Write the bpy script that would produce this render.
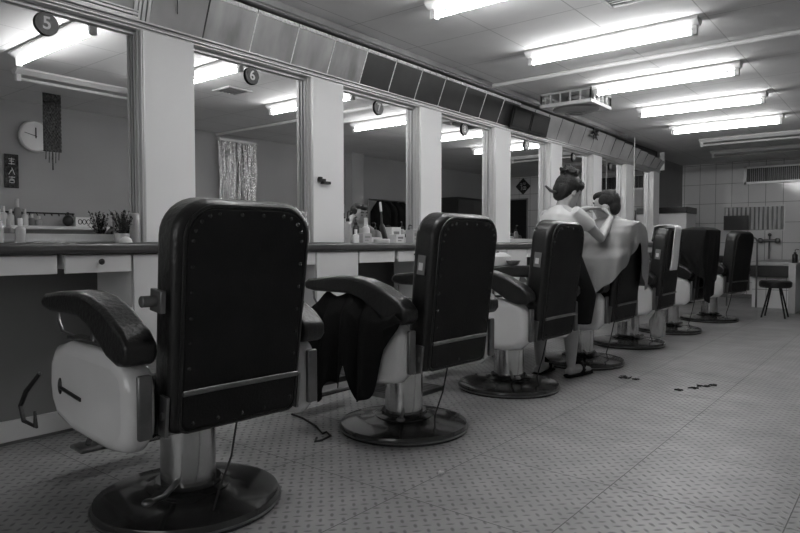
import bpy, bmesh, math, random
from mathutils import Vector, Matrix
random.seed(7)
PI = math.pi
SC = bpy.context.scene
COL = SC.collection
for o in list(bpy.data.objects):
    bpy.data.objects.remove(o)

# ------------------------------------------------------------ camera, world, exposure
H = 0.98            # eye height
HC = 1.45           # ceiling above the eye
CZ = H + HC
cam_d = bpy.data.cameras.new('camera')
cam = bpy.data.objects.new('camera', cam_d)
COL.objects.link(cam)
cam.location = (0, 0, H)
cam.rotation_euler = (PI/2 - math.atan(23.5/640), 0, math.atan(0.8))
cam_d.sensor_width = 36
cam_d.lens = 28.8
cam_d.clip_start = 0.02
SC.camera = cam
w = bpy.data.worlds.new('world'); SC.world = w
w.use_nodes = True
w.node_tree.nodes['Background'].inputs[0].default_value = (0.5, 0.5, 0.5, 1)
w.node_tree.nodes['Background'].inputs[1].default_value = 0.1
SC.view_settings.view_transform = 'Standard'
SC.view_settings.look = 'None'
SC.view_settings.gamma = 1
SC.view_settings.use_curve_mapping = False
SC.view_settings.exposure = 0.48
TUBE = 40.0         # emission of a lit fluorescent tube
# daylight through the street window behind the photographer
ld = bpy.data.lights.new('window_daylight', 'AREA')
ld.shape = 'RECTANGLE'; ld.size = 2.6; ld.size_y = 1.4; ld.energy = 34
lo = bpy.data.objects.new('window_daylight', ld); COL.objects.link(lo)
lo.location = (-1.1, -2.44, 1.45); lo.rotation_euler = (PI/2, 0, PI)

# ------------------------------------------------------------ materials
def mat(name, v, rough=0.5, metal=0.0, var=0.0, vscale=6.0, bump=0.0, bscale=40.0, spec=0.5, coat=0.0, stretch=None):
    m = bpy.data.materials.new(name); m.use_nodes = True
    nt = m.node_tree; b = nt.nodes['Principled BSDF']
    b.inputs['Base Color'].default_value = (v, v, v, 1)
    b.inputs['Roughness'].default_value = rough
    b.inputs['Metallic'].default_value = metal
    b.inputs['Specular IOR Level'].default_value = spec
    b.inputs['Coat Weight'].default_value = coat
    b.inputs['Coat Roughness'].default_value = 0.08
    tc = nt.nodes.new('ShaderNodeTexCoord')
    src = tc.outputs['Object']
    if stretch:
        mp = nt.nodes.new('ShaderNodeMapping'); mp.inputs['Scale'].default_value = stretch
        nt.links.new(src, mp.inputs[0]); src = mp.outputs[0]
    n = nt.nodes.new('ShaderNodeTexNoise'); n.inputs['Scale'].default_value = vscale
    n.inputs['Detail'].default_value = 5
    nt.links.new(src, n.inputs['Vector'])
    r = nt.nodes.new('ShaderNodeMapRange')
    r.inputs['From Min'].default_value = 0.3; r.inputs['From Max'].default_value = 0.7
    r.inputs['To Min'].default_value = v*(1-var); r.inputs['To Max'].default_value = v*(1+var)
    nt.links.new(n.outputs['Fac'], r.inputs['Value'])
    nt.links.new(r.outputs[0], b.inputs['Base Color'])
    if bump:
        n2 = nt.nodes.new('ShaderNodeTexNoise'); n2.inputs['Scale'].default_value = bscale
        n2.inputs['Detail'].default_value = 4
        nt.links.new(src, n2.inputs['Vector'])
        bp = nt.nodes.new('ShaderNodeBump'); bp.inputs['Strength'].default_value = bump
        bp.inputs['Distance'].default_value = 0.01
        nt.links.new(n2.outputs['Fac'], bp.inputs['Height'])
        nt.links.new(bp.outputs[0], b.inputs['Normal'])
    return m
def emis(name, s, v=1.0):
    m = bpy.data.materials.new(name); m.use_nodes = True
    b = m.node_tree.nodes['Principled BSDF']
    b.inputs['Base Color'].default_value = (.9, .9, .9, 1)
    b.inputs['Emission Color'].default_value = (v, v, v, 1)
    b.inputs['Emission Strength'].default_value = s
    return m
class N:                                        # tiny node helper
    def __init__(s, nt): s.nt = nt
    def m(s, op, a, b=None, c=None, clamp=False):
        n = s.nt.nodes.new('ShaderNodeMath'); n.operation = op; n.use_clamp = clamp
        for i, x in enumerate((a, b, c)):
            if x is None: continue
            if isinstance(x, (int, float)): n.inputs[i].default_value = x
            else: s.nt.links.new(x, n.inputs[i])
        return n.outputs[0]
def lines(k, coord, pitch, off, half):          # 1 on a seam
    q = k.m('FRACT', k.m('DIVIDE', k.m('ADD', coord, -off + 1000*pitch), pitch))
    d = k.m('MULTIPLY', k.m('MINIMUM', q, k.m('SUBTRACT', 1.0, q)), pitch)
    return k.m('LESS_THAN', d, half)
def grid_mat(name, v, vline, axes, pitches, offs, half, rough=0.5, var=0.05, vscale=3, bump=0.0, raised=False, tread=None, coat=0, stain=0.0):
    m = mat(name, v, rough, var=var, vscale=vscale, coat=coat)
    nt = m.node_tree; k = N(nt); b = nt.nodes['Principled BSDF']
    tc = nt.nodes.new('ShaderNodeTexCoord'); sx = nt.nodes.new('ShaderNodeSeparateXYZ')
    nt.links.new(tc.outputs['Object'], sx.inputs[0])
    a = lines(k, sx.outputs[axes[0]], pitches[0], offs[0], half)
    c = lines(k, sx.outputs[axes[1]], pitches[1], offs[1], half)
    s = k.m('MAXIMUM', a, c)
    old = b.inputs['Base Color'].links[0].from_socket
    val = old
    if stain:
        n = nt.nodes.new('ShaderNodeTexNoise'); n.inputs['Scale'].default_value = 0.9; n.inputs['Detail'].default_value = 8
        nt.links.new(tc.outputs['Object'], n.inputs['Vector'])
        f = nt.nodes.new('ShaderNodeMapRange'); f.inputs['From Min'].default_value = .2; f.inputs['From Max'].default_value = .8
        f.inputs['To Min'].default_value = 1 - stain; f.inputs['To Max'].default_value = 1.0
        nt.links.new(n.outputs['Fac'], f.inputs['Value'])
        val = k.m('MULTIPLY', old, f.outputs[0])
    col = k.m('ADD', k.m('MULTIPLY', val, k.m('SUBTRACT', 1.0, s)), k.m('MULTIPLY', s, vline))
    hgt = k.m('MULTIPLY', s, 1.0 if raised else -1.0)
    if tread:
        # alternating raised bars turned 45 degrees to the room
        u = k.m('DIVIDE', k.m('ADD', k.m('ADD', sx.outputs[0], sx.outputs[1]), 500), tread*1.4142)
        v_ = k.m('DIVIDE', k.m('ADD', k.m('SUBTRACT', sx.outputs[0], sx.outputs[1]), 500), tread*1.4142)
        fu = k.m('FLOOR', u); fv = k.m('FLOOR', v_)
        par = k.m('MODULO', k.m('ADD', fu, fv), 2.0)
        lu = k.m('SUBTRACT', k.m('FRACT', u), .5); lv = k.m('SUBTRACT', k.m('FRACT', v_), .5)
        def bar(p, q):
            e = k.m('ADD', k.m('POWER', k.m('DIVIDE', k.m('ABSOLUTE', p), .47), 2.0), k.m('POWER', k.m('DIVIDE', k.m('ABSOLUTE', q), .20), 2.0))
            return k.m('SUBTRACT', 1.0, e, clamp=True)
        t = k.m('ADD', k.m('MULTIPLY', par, bar(lu, lv)), k.m('MULTIPLY', k.m('SUBTRACT', 1.0, par), bar(lv, lu)))
        hgt = k.m('ADD', hgt, t)
        col = k.m('MULTIPLY', col, k.m('SUBTRACT', 1.0, k.m('MULTIPLY', t, 0.6)))
        rn = nt.nodes.new('ShaderNodeTexNoise'); rn.inputs['Scale'].default_value = 2.2; rn.inputs['Detail'].default_value = 6
        nt.links.new(tc.outputs['Object'], rn.inputs['Vector'])
        rr = nt.nodes.new('ShaderNodeMapRange'); rr.inputs['From Min'].default_value = .2; rr.inputs['From Max'].default_value = .8
        rr.inputs['To Min'].default_value = rough - .08; rr.inputs['To Max'].default_value = rough + .1
        nt.links.new(rn.outputs['Fac'], rr.inputs['Value']); nt.links.new(rr.outputs[0], b.inputs['Roughness'])
    nt.links.new(col, b.inputs['Base Color'])
    bp = nt.nodes.new('ShaderNodeBump'); bp.inputs['Strength'].default_value = bump; bp.inputs['Distance'].default_value = 0.002
    nt.links.new(hgt, bp.inputs['Height'])
    nt.links.new(bp.outputs[0], b.inputs['Normal'])
    return m

M = {}
M['floor'] = grid_mat('floor_tread', .42, .07, (0, 1), (.61, .605), (-.93, 1.92), .0022, rough=.37, var=.14, vscale=5, bump=1.0, tread=.041, stain=.35)
M['ceiling'] = grid_mat('ceiling_tile', .74, .45, (0, 1), (.61, .6435), (-1.06, 3.18), .004, rough=.9, var=.06, vscale=2.2, bump=.25, stain=.12)
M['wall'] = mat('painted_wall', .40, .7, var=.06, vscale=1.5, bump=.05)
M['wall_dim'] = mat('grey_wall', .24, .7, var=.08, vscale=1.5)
M['walltile'] = grid_mat('glazed_tile', .82, .26, (0, 2), (.268, .355), (-3.36, 0.985), .004, rough=.12, var=.05, vscale=1.2, bump=.3, coat=.4)
M['laminate'] = mat('white_laminate', .72, .45, var=.04, vscale=1.5, bump=.02)
M['pier'] = mat('pillar_board', .86, .5, var=.03, vscale=1.0)
M['alu'] = mat('aluminium', .62, .40, metal=.45, var=.08, vscale=3)
M['alu_dark'] = mat('weathered_aluminium', .38, .4, metal=.7, var=.15, vscale=5)
M['mirror'] = mat('mirror_glass', .80, .0, metal=1.0)
M['tinmirror'] = mat('wavy_mirror_panel', .62, .25, metal=.55, var=.35, vscale=7, bump=.4, bscale=7, stretch=(1, 1, .06))
M['darkmirror'] = mat('dark_mirror_panel', .085, .35, metal=.5, var=.1, bump=.1, bscale=3)
M['creampanel'] = mat('pale_panel', .42, .45, var=.12, vscale=5)
M['gap_and_glint'] = mat('gap_glint_strip', .9, .35, metal=.2, bump=.6, bscale=120, var=.3, vscale=60)  # bright joints; on top strips the colour stands in for the tube reflection
M['worktop'] = mat('worktop_edge', .11, .3, var=.2, vscale=4, metal=.3)
M['worktop_top'] = mat('worktop_top', .40, .35, var=.08)
M['leather'] = mat('black_leather', .009, .34, var=.3, vscale=9, bump=.25, bscale=60, coat=.12)
M['vinyl'] = mat('matte_black_vinyl', .012, .6, var=.3, vscale=7, bump=.15, bscale=120, spec=.25)
M['enamel'] = mat('white_enamel', .78, .16, var=.05, vscale=3, coat=.5)
M['chrome'] = mat('chrome', .55, .2, metal=1, var=.1, vscale=10)
M['steel'] = mat('worn_steel', .22, .34, metal=.85, var=.25, vscale=8, bump=.1)
M['blackmetal'] = mat('black_base_enamel', .03, .2, var=.2, vscale=6, coat=.5)
M['rubber'] = mat('black_rubber', .02, .6)
M['blackcloth'] = mat('black_cloth', .012, .85, var=.2, bump=.3, bscale=200, spec=.15)
M['greycloth'] = mat('grey_nylon', .26, .55, var=.12, vscale=3, bump=.25, bscale=8)
M['greycloth2'] = mat('dim_nylon', .10, .55, var=.12, vscale=3, bump=.25, bscale=8)
M['towel'] = mat('white_towel', .82, .9, var=.08, bump=.6, bscale=250)
M['shirt'] = mat('pale_shirt', .62, .8, var=.06, vscale=3, bump=.3, bscale=10)
M['skin'] = mat('skin', .42, .5, var=.06, vscale=10)
M['hair'] = mat('dark_hair', .006, .6, var=.3, bump=.8, bscale=60, stretch=(3, 3, .5))
M['blackplastic'] = mat('black_plastic', .02, .35)
M['white'] = mat('white_plastic', .68, .35, var=.04)
M['grey'] = mat('grey_plastic', .20, .4, var=.06)
M['tube'] = emis('lit_tube', TUBE)
M['deadtube'] = mat('unlit_tube', .55, .3)
M['housing'] = mat('light_housing', .62, .45, var=.04)
M['glassy'] = mat('frosted_glass', .42, .15, coat=.5)
m_ = mat('clear_film', .6, .2, bump=.5, bscale=30); m_.node_tree.nodes['Principled BSDF'].inputs['Transmission Weight'].default_value = .6; M['film'] = m_
M['leaf'] = mat('leaf', .03, .5, var=.3)
M['foil'] = mat('silver_foil', .75, .18, metal=1, var=.25, vscale=30, bump=.8, bscale=40)
M['redfoil'] = mat('dark_glitter_foil', .05, .3, metal=.6, var=.9, vscale=45, bump=1.0, bscale=60)
M['stone'] = mat('sink_stone', .5, .3, var=.1)
M['blacktext'] = mat('print_black', .01, .6)
M['whitetext'] = mat('print_white', .75, .5)

# ------------------------------------------------------------ mesh builder
class MB:
    def __init__(s): s.bm = bmesh.new()
    def _add(s, verts, faces, mtx=None):
        vs = [s.bm.verts.new(mtx @ Vector(v) if mtx else Vector(v)) for v in verts]
        for f in faces:
            try: s.bm.faces.new([vs[i] for i in f])
            except ValueError: pass
        return s
    def box(s, x0, x1, y0, y1, z0, z1, mtx=None):
        v = [(x, y, z) for x in (x0, x1) for y in (y0, y1) for z in (z0, z1)]
        return s._add(v, [(0,1,3,2),(4,6,7,5),(0,4,5,1),(2,3,7,6),(0,2,6,4),(1,5,7,3)], mtx)
    def lathe(s, prof, c=(0,0,0), n=40, mtx=None, sy=1.0):
        v = []; f = []
        for (r, z) in prof:
            for i in range(n):
                a = 2*PI*i/n
                v.append((c[0]+max(r, 1e-4)*math.cos(a), c[1]+max(r, 1e-4)*math.sin(a)*sy, c[2]+z))
        for j in range(len(prof)-1):
            for i in range(n):
                i2 = (i+1) % n
                f.append((j*n+i, j*n+i2, (j+1)*n+i2, (j+1)*n+i))
        f.append(tuple(range(n-1, -1, -1)))
        f.append(tuple(range((len(prof)-1)*n, len(prof)*n)))
        return s._add(v, f, mtx)
    def cyl(s, p0, p1, r0, r1=None, n=20):
        return s.tube([p0, p1], [r0, r0 if r1 is None else r1], n)
    def tube(s, pts, r, n=10, ell=None, side=None, cap=False):
        pts = [Vector(p) for p in pts]
        rr = r if isinstance(r, (list, tuple)) else [r]*len(pts)
        rr = [q if isinstance(q, (list, tuple)) else (q, q) for q in rr]
        if cap:                                  # round ends
            d0 = (pts[0]-pts[1]).normalized(); d1 = (pts[-1]-pts[-2]).normalized()
            a = []; ra = []
            for t in (0.98, .8, .5, .25):
                c = math.sqrt(1-t*t); m_ = min(rr[0])
                a.append(pts[0]+d0*m_*t); ra.append((rr[0][0]*c, rr[0][1]*c))
            b = []; rb = []
            for t in (.25, .5, .8, .98):
                c = math.sqrt(1-t*t); m_ = min(rr[-1])
                b.append(pts[-1]+d1*m_*t); rb.append((rr[-1][0]*c, rr[-1][1]*c))
            pts = a+pts+b; rr = ra+rr+rb
        v = []; f = []
        t0 = (pts[1]-pts[0]).normalized()
        up = Vector(side) if side else (Vector((0,0,1)) if abs(t0.z) < .9 else Vector((0,1,0)))
        for i, p in enumerate(pts):
            if i == 0: t = pts[1]-pts[0]
            elif i == len(pts)-1: t = pts[-1]-pts[-2]
            else: t = (pts[i+1]-pts[i]).normalized()+(pts[i]-pts[i-1]).normalized()
            t.normalize()
            a = up - t*up.dot(t)
            if a.length < 1e-5: a = t.orthogonal()
            a.normalize(); b = t.cross(a)
            if not side: up = a
            for k in range(n):
                an = 2*PI*k/n
                v.append(p + a*math.cos(an)*rr[i][0] + b*math.sin(an)*rr[i][1])
        for j in range(len(pts)-1):
            for k in range(n):
                k2 = (k+1) % n
                f.append((j*n+k, j*n+k2, (j+1)*n+k2, (j+1)*n+k))
        f.append(tuple(range(n-1, -1, -1))); f.append(tuple(range((len(pts)-1)*n, len(pts)*n)))
        return s._add(v, f)
    def prism(s, pts, axis, a, b, mtx=None):
        """outline pts (2D) extruded along axis 'x','y' or 'z' from a to b"""
        def P(p, t):
            return {'x': (t, p[0], p[1]), 'y': (p[0], t, p[1]), 'z': (p[0], p[1], t)}[axis]
        n = len(pts)
        v = [P(p, a) for p in pts] + [P(p, b) for p in pts]
        f = [tuple(range(n)), tuple(range(2*n-1, n-1, -1))]
        for i in range(n):
            j = (i+1) % n
            f.append((i, j, n+j, n+i))
        return s._add(v, f, mtx)
    def ball(s, c, r, n=16, m=10, rot=None):
        r = r if isinstance(r, (list, tuple)) else (r, r, r)
        c = Vector(c); v = []; f = []
        for j in range(m+1):
            th = PI*j/m
            for i in range(n):
                a = 2*PI*i/n
                q = Vector((r[0]*max(math.sin(th), 1e-3)*math.cos(a), r[1]*max(math.sin(th), 1e-3)*math.sin(a), r[2]*math.cos(th)))
                if rot is not None: q = rot @ q
                v.append(c+q)
        for j in range(m):
            for i in range(n):
                i2 = (i+1) % n
                f.append((j*n+i, j*n+i2, (j+1)*n+i2, (j+1)*n+i))
        f.append(tuple(range(n-1, -1, -1))); f.append(tuple(range(m*n, (m+1)*n)))
        return s._add(v, f)
    def grid(s, fn, nu, nv, wrap=False):
        v = []; f = []
        for i in range(nu+1):
            for j in range(nv+1):
                v.append(fn(i/nu, j/nv))
        for i in range(nu):
            for j in range(nv):
                a = i*(nv+1)+j; b = a+nv+1
                f.append((a, a+1, b+1, b))
        s._add(v, f)
        if wrap: bmesh.ops.remove_doubles(s.bm, verts=s.bm.verts, dist=1e-5)
        return s
    def build(s, name, material, parent=None, bevel=0, seg=3, smooth=True, loc=None, solid=0, remesh=0, sub=0, rot=None, recalc=True):
        if recalc: bmesh.ops.recalc_face_normals(s.bm, faces=s.bm.faces)
        me = bpy.data.meshes.new(name); s.bm.to_mesh(me); s.bm.free()
        if isinstance(material, str): material = M[material]
        me.materials.append(material)
        o = bpy.data.objects.new(name, me); COL.objects.link(o)
        if parent is not None: o.parent = parent
        if loc: o.location = loc
        if rot: o.rotation_euler = rot
        if smooth:
            for p in me.polygons: p.use_smooth = True
        if remesh:
            r = o.modifiers.new('remesh', 'REMESH'); r.mode = 'VOXEL'; r.voxel_size = remesh; r.use_smooth_shade = True
            c = o.modifiers.new('smooth', 'SMOOTH'); c.iterations = 3; c.factor = .5
        if solid:
            d = o.modifiers.new('solid', 'SOLIDIFY'); d.thickness = solid; d.offset = 0
        if bevel:
            b = o.modifiers.new('bevel', 'BEVEL'); b.width = bevel; b.segments = seg; b.limit_method = 'ANGLE'; b.angle_limit = math.radians(40)
            b.harden_normals = False
        if sub:
            u = o.modifiers.new('sub', 'SUBSURF'); u.levels = sub; u.render_levels = sub
        if smooth and not remesh:
            try:
                e = me; e.set_sharp_from_angle(angle=math.radians(38))
            except Exception: pass
        return o
def tag(o, label=None, cat=None, group=None, kind=None):
    if label: o['label'] = label
    if cat: o['category'] = cat
    if group: o['group'] = group
    if kind: o['kind'] = kind
    return o
def empty(name, loc=(0,0,0), rz=0, label=None, cat=None, group=None):
    e = bpy.data.objects.new(name, None); COL.objects.link(e)
    e.empty_display_size = .1
    e.location = loc; e.rotation_euler = (0, 0, rz)
    return tag(e, label, cat, group)
def kids(o): return [c for c in bpy.data.objects if c.parent == o]
def copy_tree(o, parent=None, skip=()):
    c = o.copy(); COL.objects.link(c); c.parent = parent
    for ch in kids(o):
        if ch.name.split('.')[0] in skip: continue
        copy_tree(ch, c, skip)
    return c
def struct(o): o['kind'] = 'structure'; return o
def text(name, s, size, material, parent, loc, rot, ext=.001, align='CENTER'):
    cu = bpy.data.curves.new(name+'_font', 'FONT'); cu.body = s; cu.size = size; cu.extrude = ext
    cu.offset = size*.02; cu.align_x = align; cu.align_y = 'CENTER'
    t = bpy.data.objects.new(name+'_tmp', cu); COL.objects.link(t)
    dg = bpy.context.evaluated_depsgraph_get()
    me = bpy.data.meshes.new_from_object(t.evaluated_get(dg))
    bpy.data.objects.remove(t)
    me.materials.clear(); me.materials.append(M[material])
    o = bpy.data.objects.new(name, me); COL.objects.link(o); o.parent = parent
    o.location = loc; o.rotation_euler = rot
    return o
def smooth01(t): t = max(0, min(1, t)); return t*t*(3-2*t)
def lerp_tab(tab, x):
    if x <= tab[0][0]: return tab[0][1]
    for (a, va), (b, vb) in zip(tab, tab[1:]):
        if x <= b: return va+(vb-va)*smooth01((x-a)/(b-a))
    return tab[-1][1]

# ------------------------------------------------------------ the room
XR = 0.74; XW = -3.40; YB = 12.75; YF = -2.5
XP = -3.15      # front of the pillar boards and the header
XM = -3.215      # mirror glass
PER = 1.202     # one station
YP = 1.79       # near edge of first full pillar
YE = 10.52      # far end of the mirror run
struct(MB().box(XW-.1, XR+.1, YF-.1, YB+.1, -.1, 0).build('floor', 'floor', smooth=False))
struct(MB().box(XW-.1, XR+.1, YF-.1, YB+.1, CZ, CZ+.1).build('ceiling', 'ceiling', smooth=False))
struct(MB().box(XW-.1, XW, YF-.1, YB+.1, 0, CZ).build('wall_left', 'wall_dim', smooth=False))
struct(MB().box(XR, XR+.1, YF-.1, YB+.1, 0, CZ).build('wall_right', 'wall', smooth=False))
struct(MB().box(XW, XR, YB, YB+.1, 0, CZ).build('wall_back', 'walltile', smooth=False))
struct(MB().box(XW, XR, YF-.1, YF, 0, CZ).build('wall_front', 'wall', smooth=False))
struct(MB().box(XW, XW+.015, YF, YE, .02, .12).build('baseboard_left', 'laminate', smooth=False))
# dark stained skirting of the tiled wall
struct(MB().box(XW, XR, YB-.012, YB, 0, .07).build('baseboard_back', 'grey', smooth=False))

q = MB()
for i in range(3):
    for zz in (.70, 2.16): q.box(-2.45+i*.92, -1.53+i*.92, YF, YF+.03, zz, zz+.04)
for i in range(4): q.box(-2.47+i*.92, -2.43+i*.92, YF, YF+.04, .70, 2.20)
struct(q.build('window_2', 'alu', smooth=False))
# pillar boards between the mirrors (trim), with aluminium jambs
pil = []
for k in range(-2, 8):
    y0 = YP + PER*k; y1 = y0+.31
    o = struct(MB().box(XM-.10, XP, y0, y1, H+.004, 2.088).build('trim_%d' % (k+3), 'pier', smooth=False, bevel=.002, seg=1))
    j = MB()
    j.box(XM+.0, XP+.006, y0-.010, y0-.001, H+.006, 2.083)
    for xx in (XM+.006, XM+.036):
        j.box(xx, xx+.012, y0-.018, y0-.010, H+.006, 2.083)
    j.box(XP-.002, XP+.010, y0-.002, y0+.008, H+.006, 2.083)
    j.build('jamb', 'alu', o, smooth=False, bevel=.0015, seg=1)
# header rail, profiled
h = MB()
h.box(XM-.10, XP, YP-PER*2, YE, 2.084, 2.127)
h.box(XM-.05, XM+.02, YP-PER*2, YE, 2.066, 2.0838)
h.box(XP-.03, XP+.018, YP-PER*2, YE, 2.094, 2.104)
h.box(XP-.03, XP+.010, YP-PER*2, YE, 2.108, 2.114)
h.box(XP-.03, XP+.022, YP-PER*2, YE, 2.118, 2.127)
struct(h.build('trim_11', 'alu', smooth=False, bevel=.002, seg=1))
# ceiling moulding above the panels
h = MB()
for a, b, c in ((0, .012, .055), (.014, .03, .05), (.032, .046, .058), (.048, .07, .05)):
    h.box(-3.10, -3.10+.02+b+.012, YP-PER*2, YE-1.9, CZ-c+.006, CZ-.001)
struct(h.build('trim_12', 'alu_dark', smooth=False, bevel=.002, seg=1))
# recess behind the panels and the dark far board
struct(MB().box(XW, -3.19, YP-PER*2, YE, 2.13, CZ-.001).build('trim_13', 'blackplastic', smooth=False))

# valance of panels over the mirrors
val = empty('valance_panels', (XP, 0, 2.128), 0, 'row of tilted rectangular mirror and board panels running above all the mirrors under the ceiling', 'valance')
def vpanel(y0, y1, m, z1=CZ-.035, lean=.085, name='panel', z0=2.128, thick=.006):
    Lx = -XP
    q = MB()
    x0 = 0.0; dz = z1-z0
    v = [(x0, y0, 0), (x0, y1, 0), (x0+lean, y1, dz), (x0+lean, y0, dz)]
    vb = [(x-thick, y, z) for x, y, z in v]
    q._add(v+vb, [(0,1,2,3),(7,6,5,4),(0,4,5,1),(1,5,6,2),(2,6,7,3),(3,7,4,0)])
    return q.build(name, m, val, smooth=False)
def gap(y, m, z1=CZ-.085, w_=.004):
    vpanel(y-w_, y+w_, m, z1, lean=.088, name='joint_strip')
y = 1.79 - 0.012
# near framed panels
vpanel(.30, 1.745, 'creampanel', name='framed_panel')
fr = MB()
for (a, b) in ((1.735, 1.755), (1.760, 1.775), (1.782, 1.80), (1.808, 1.825)):
    v = [(0.0, a, 0), (0.0, b, 0), (.082, b, .28), (.082, a, .28)]
    vb = [(x+.012, yy, zz) for x, yy, zz in v]
    fr._add(v+vb, [(0,1,2,3),(7,6,5,4),(0,4,5,1),(1,5,6,2),(2,6,7,3),(3,7,4,0)])
for (z, t) in ((0.0, .012), (.018, .012), (.034, .008)):
    fr.box(0.003+z*.3, .018+z*.3, .30, 1.76, z, z+t)
fr.build('panel_frame', 'alu', val, smooth=False)
ys = [1.83 + .327*i for i in range(int((YE-1.83)/.327)+1)]
for i, a in enumerate(ys):
    b = min(a+.323, YE)
    if b - a < .05: continue
    if i < 5: m, z1 = 'tinmirror', CZ-.085
    elif i < 12: m, z1 = 'darkmirror', CZ-.085
    elif i < 20: m, z1 = 'creampanel', CZ-.07
    else: m, z1 = 'creampanel', CZ-.07-.014*(i-19)
    if i == 0: m = 'creampanel'
    o = vpanel(a, b, m, z1, name='panel')
    if 1 <= i < 12:
        gap(a-.002, 'gap_and_glint' if i > 1 else 'blackplastic')
        # near-white strip: tube reflection along the panel's top edge put into its colour
        s_ = MB().box(.080, .092, a, b-.004, z1-2.128-.002, z1-2.128+.020)
        s_.build('top_glint', 'gap_and_glint', val, smooth=False)
    elif i >= 12:
        gap(a-.002, 'blackplastic', z1)
MB().box(-.004, .07, YE-.004, YE+.012, 0, .28).build('end_board', 'laminate', val, smooth=False)
t_ = MB().tube([(.10, 1.93, .28), (.08, 1.94, .22), (.065, 1.96, .15), (.04, 1.975, .08)], .0025, 6)
t_.build('wire', 'blackplastic', val)

# two black boards leaning on the valance and small dark ornament
for i, (a, b) in enumerate(((5.60, 5.98), (5.99, 6.40))):
    q = MB(); q.box(0, .02, a, b, 0, .215)
    q.box(.018, .026, a+.02, b-.02, .02, .195)
    o = q.build('black_display_board', 'vinyl', bevel=.003, seg=2, loc=(XP+.028, 0, 2.118), rot=(0, math.radians(14), 0))
    tag(o, ('nearer' if i == 0 else 'farther') + ' of two black boards leaning on the panels near the ceiling fan', 'board', 'black boards over the mirrors')
q = MB(); q.ball((0, 0, 0), .035)
for a in range(9):
    t = a*2*PI/9
    q.tube([(0, 0, 0), (.03*math.sin(a*2.1), .12*math.cos(t), .08*math.sin(t))], [(.022, .012), (.008, .004)], 8)
o = q.build('dark_bow', 'blackplastic', loc=(XP+.10, 7.62, 2.31))
tag(o, 'small spiky black bow fixed on the pale panels past the ceiling fan', 'bow')

# mirrors, with a bottom frame, and the numbered discs
for k in range(-1, 8):
    y0 = YP + PER*(k-1)+.31; y1 = YP+PER*k-.002
    e = empty('wall_mirror', (XM, (y0+y1)/2, H+.045), 0)
    MB().box(-.006, 0, y0-(y0+y1)/2, y1-(y0+y1)/2, 0, 1.068).build('mirror_glass', 'mirror', e, smooth=False)
    f = MB(); hw = (y1-y0)/2
    f.box(-.006, .012, -hw, hw, -.04, -.001)
    f.box(-.006, .05, -hw, hw, -.040, -.030)
    f.build('bottom_frame', 'alu', e, smooth=False, bevel=.002, seg=1)
    num = k+5
    desc = {4: 'tall wall mirror nearest the photographer, at the left edge', 5: 'tall wall mirror under disc 5 reflecting the wall clock', 6: 'tall wall mirror under disc 6 reflecting the silver fringe',
            7: 'tall wall mirror under disc 7 behind the pump bottles', 8: 'tall narrow-looking wall mirror under disc 8 behind the second chair',
            9: 'wall mirror under disc 9 left of the standing woman', 10: 'wall mirror under disc 10 right of the woman\'s head', 11: 'wall mirror above the seated customer, second from the far end', 12: 'farthest wall mirror at the end of the row'}[num]
    tag(e, desc, 'mirror', 'wall mirrors of the stations')
    if 4 < num < 12:
        yb = 1.345 + PER*(num-5)
        b = empty('number_disc', (XM+.008, yb, H+1.032), 0, {5: 'dark disc with the numeral five, largest, top left of the picture', 6: 'dark disc with the numeral six over the mirror right of the first pillar', 7: 'dark disc with the numeral seven over the bottles and brush', 8: 'dark disc with the numeral eight above the second chair', 9: 'dark disc with the numeral nine left above the standing woman', 10: 'dark disc with the numeral ten just right above the woman\'s bun', 11: 'smallest dark disc, with the numeral eleven, past the woman'}[num], 'disc', 'numbered discs')
        mt = Matrix.Rotation(PI/2, 4, 'Y')
        MB().lathe([(.052, -.003), (.055, 0), (.052, .003)], n=36, mtx=mt).build('disc', 'blackplastic', b)
        text('numeral', str(num), .082, 'whitetext', b, (.0035, 0, 0), (PI/2, 0, PI/2))
        MB().tube([(0, 0, .055), (.004, 0, .075)], .003, 6).build('hook', 'steel', b)

# ------------------------------------------------------------ counter
XF = -2.876
q = MB()
q.box(XM+.02-.12, XF-.02, .0, YE, .945, .972)
top = q.build('worktop', 'worktop_top', smooth=False)
tag(top, 'long continuous worktop with dark rounded edge running under all the mirrors', 'worktop')
MB().box(XF-.03, XF+.004, 0, YE, .932, .982).build('worktop_edge', 'worktop', top, bevel=.018, seg=4)
MB().box(XF-.05, XF-.03, 0, YE, .968, .9722).build('edge_strip', 'alu', top, smooth=False)
def front_unit(y0, y1, tall, label, knob, grp):
    e = empty('vanity_cabinet' if tall else 'drawer_unit', (XF-.2, (y0+y1)/2, 0 if tall else .80), 0, label, 'cabinet' if tall else 'drawer unit', grp)
    w2 = (y1-y0)/2; zb = e.location.z
    if tall:
        MB().box(-.18, .16, -w2+.003, w2-.003, .0, .928-zb).build('body', 'laminate', e, smooth=False)
        d = MB().box(.163, .18, -w2+.004, w2-.004, .12, .925-zb).build('door', 'laminate', e, smooth=False, bevel=.002, seg=1)
        MB().box(.160, .165, -w2+.003, w2-.003, .0, .10).build('plinth', 'blackplastic', e, smooth=False)
    else:
        MB().box(-.18, .16, -w2, w2, .0+.865-zb, .928-zb).build('body', 'laminate', e, smooth=False)
        d = MB().box(.163, .18, -w2+.006, w2-.006, .845-zb, .925-zb).build('drawer', 'laminate', e, smooth=False, bevel=.002, seg=1)
        if knob:
            mt = Matrix.Translation((.18, .0, .895-zb)) @ Matrix.Rotation(PI/2, 4, 'Y')
            MB().lathe([(.006, 0), (.006, .01), (.013, .014), (.014, .02), (.009, .025), (.001, .026)], n=20, mtx=mt).build('knob', 'blackplastic', d)
    return e
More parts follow.
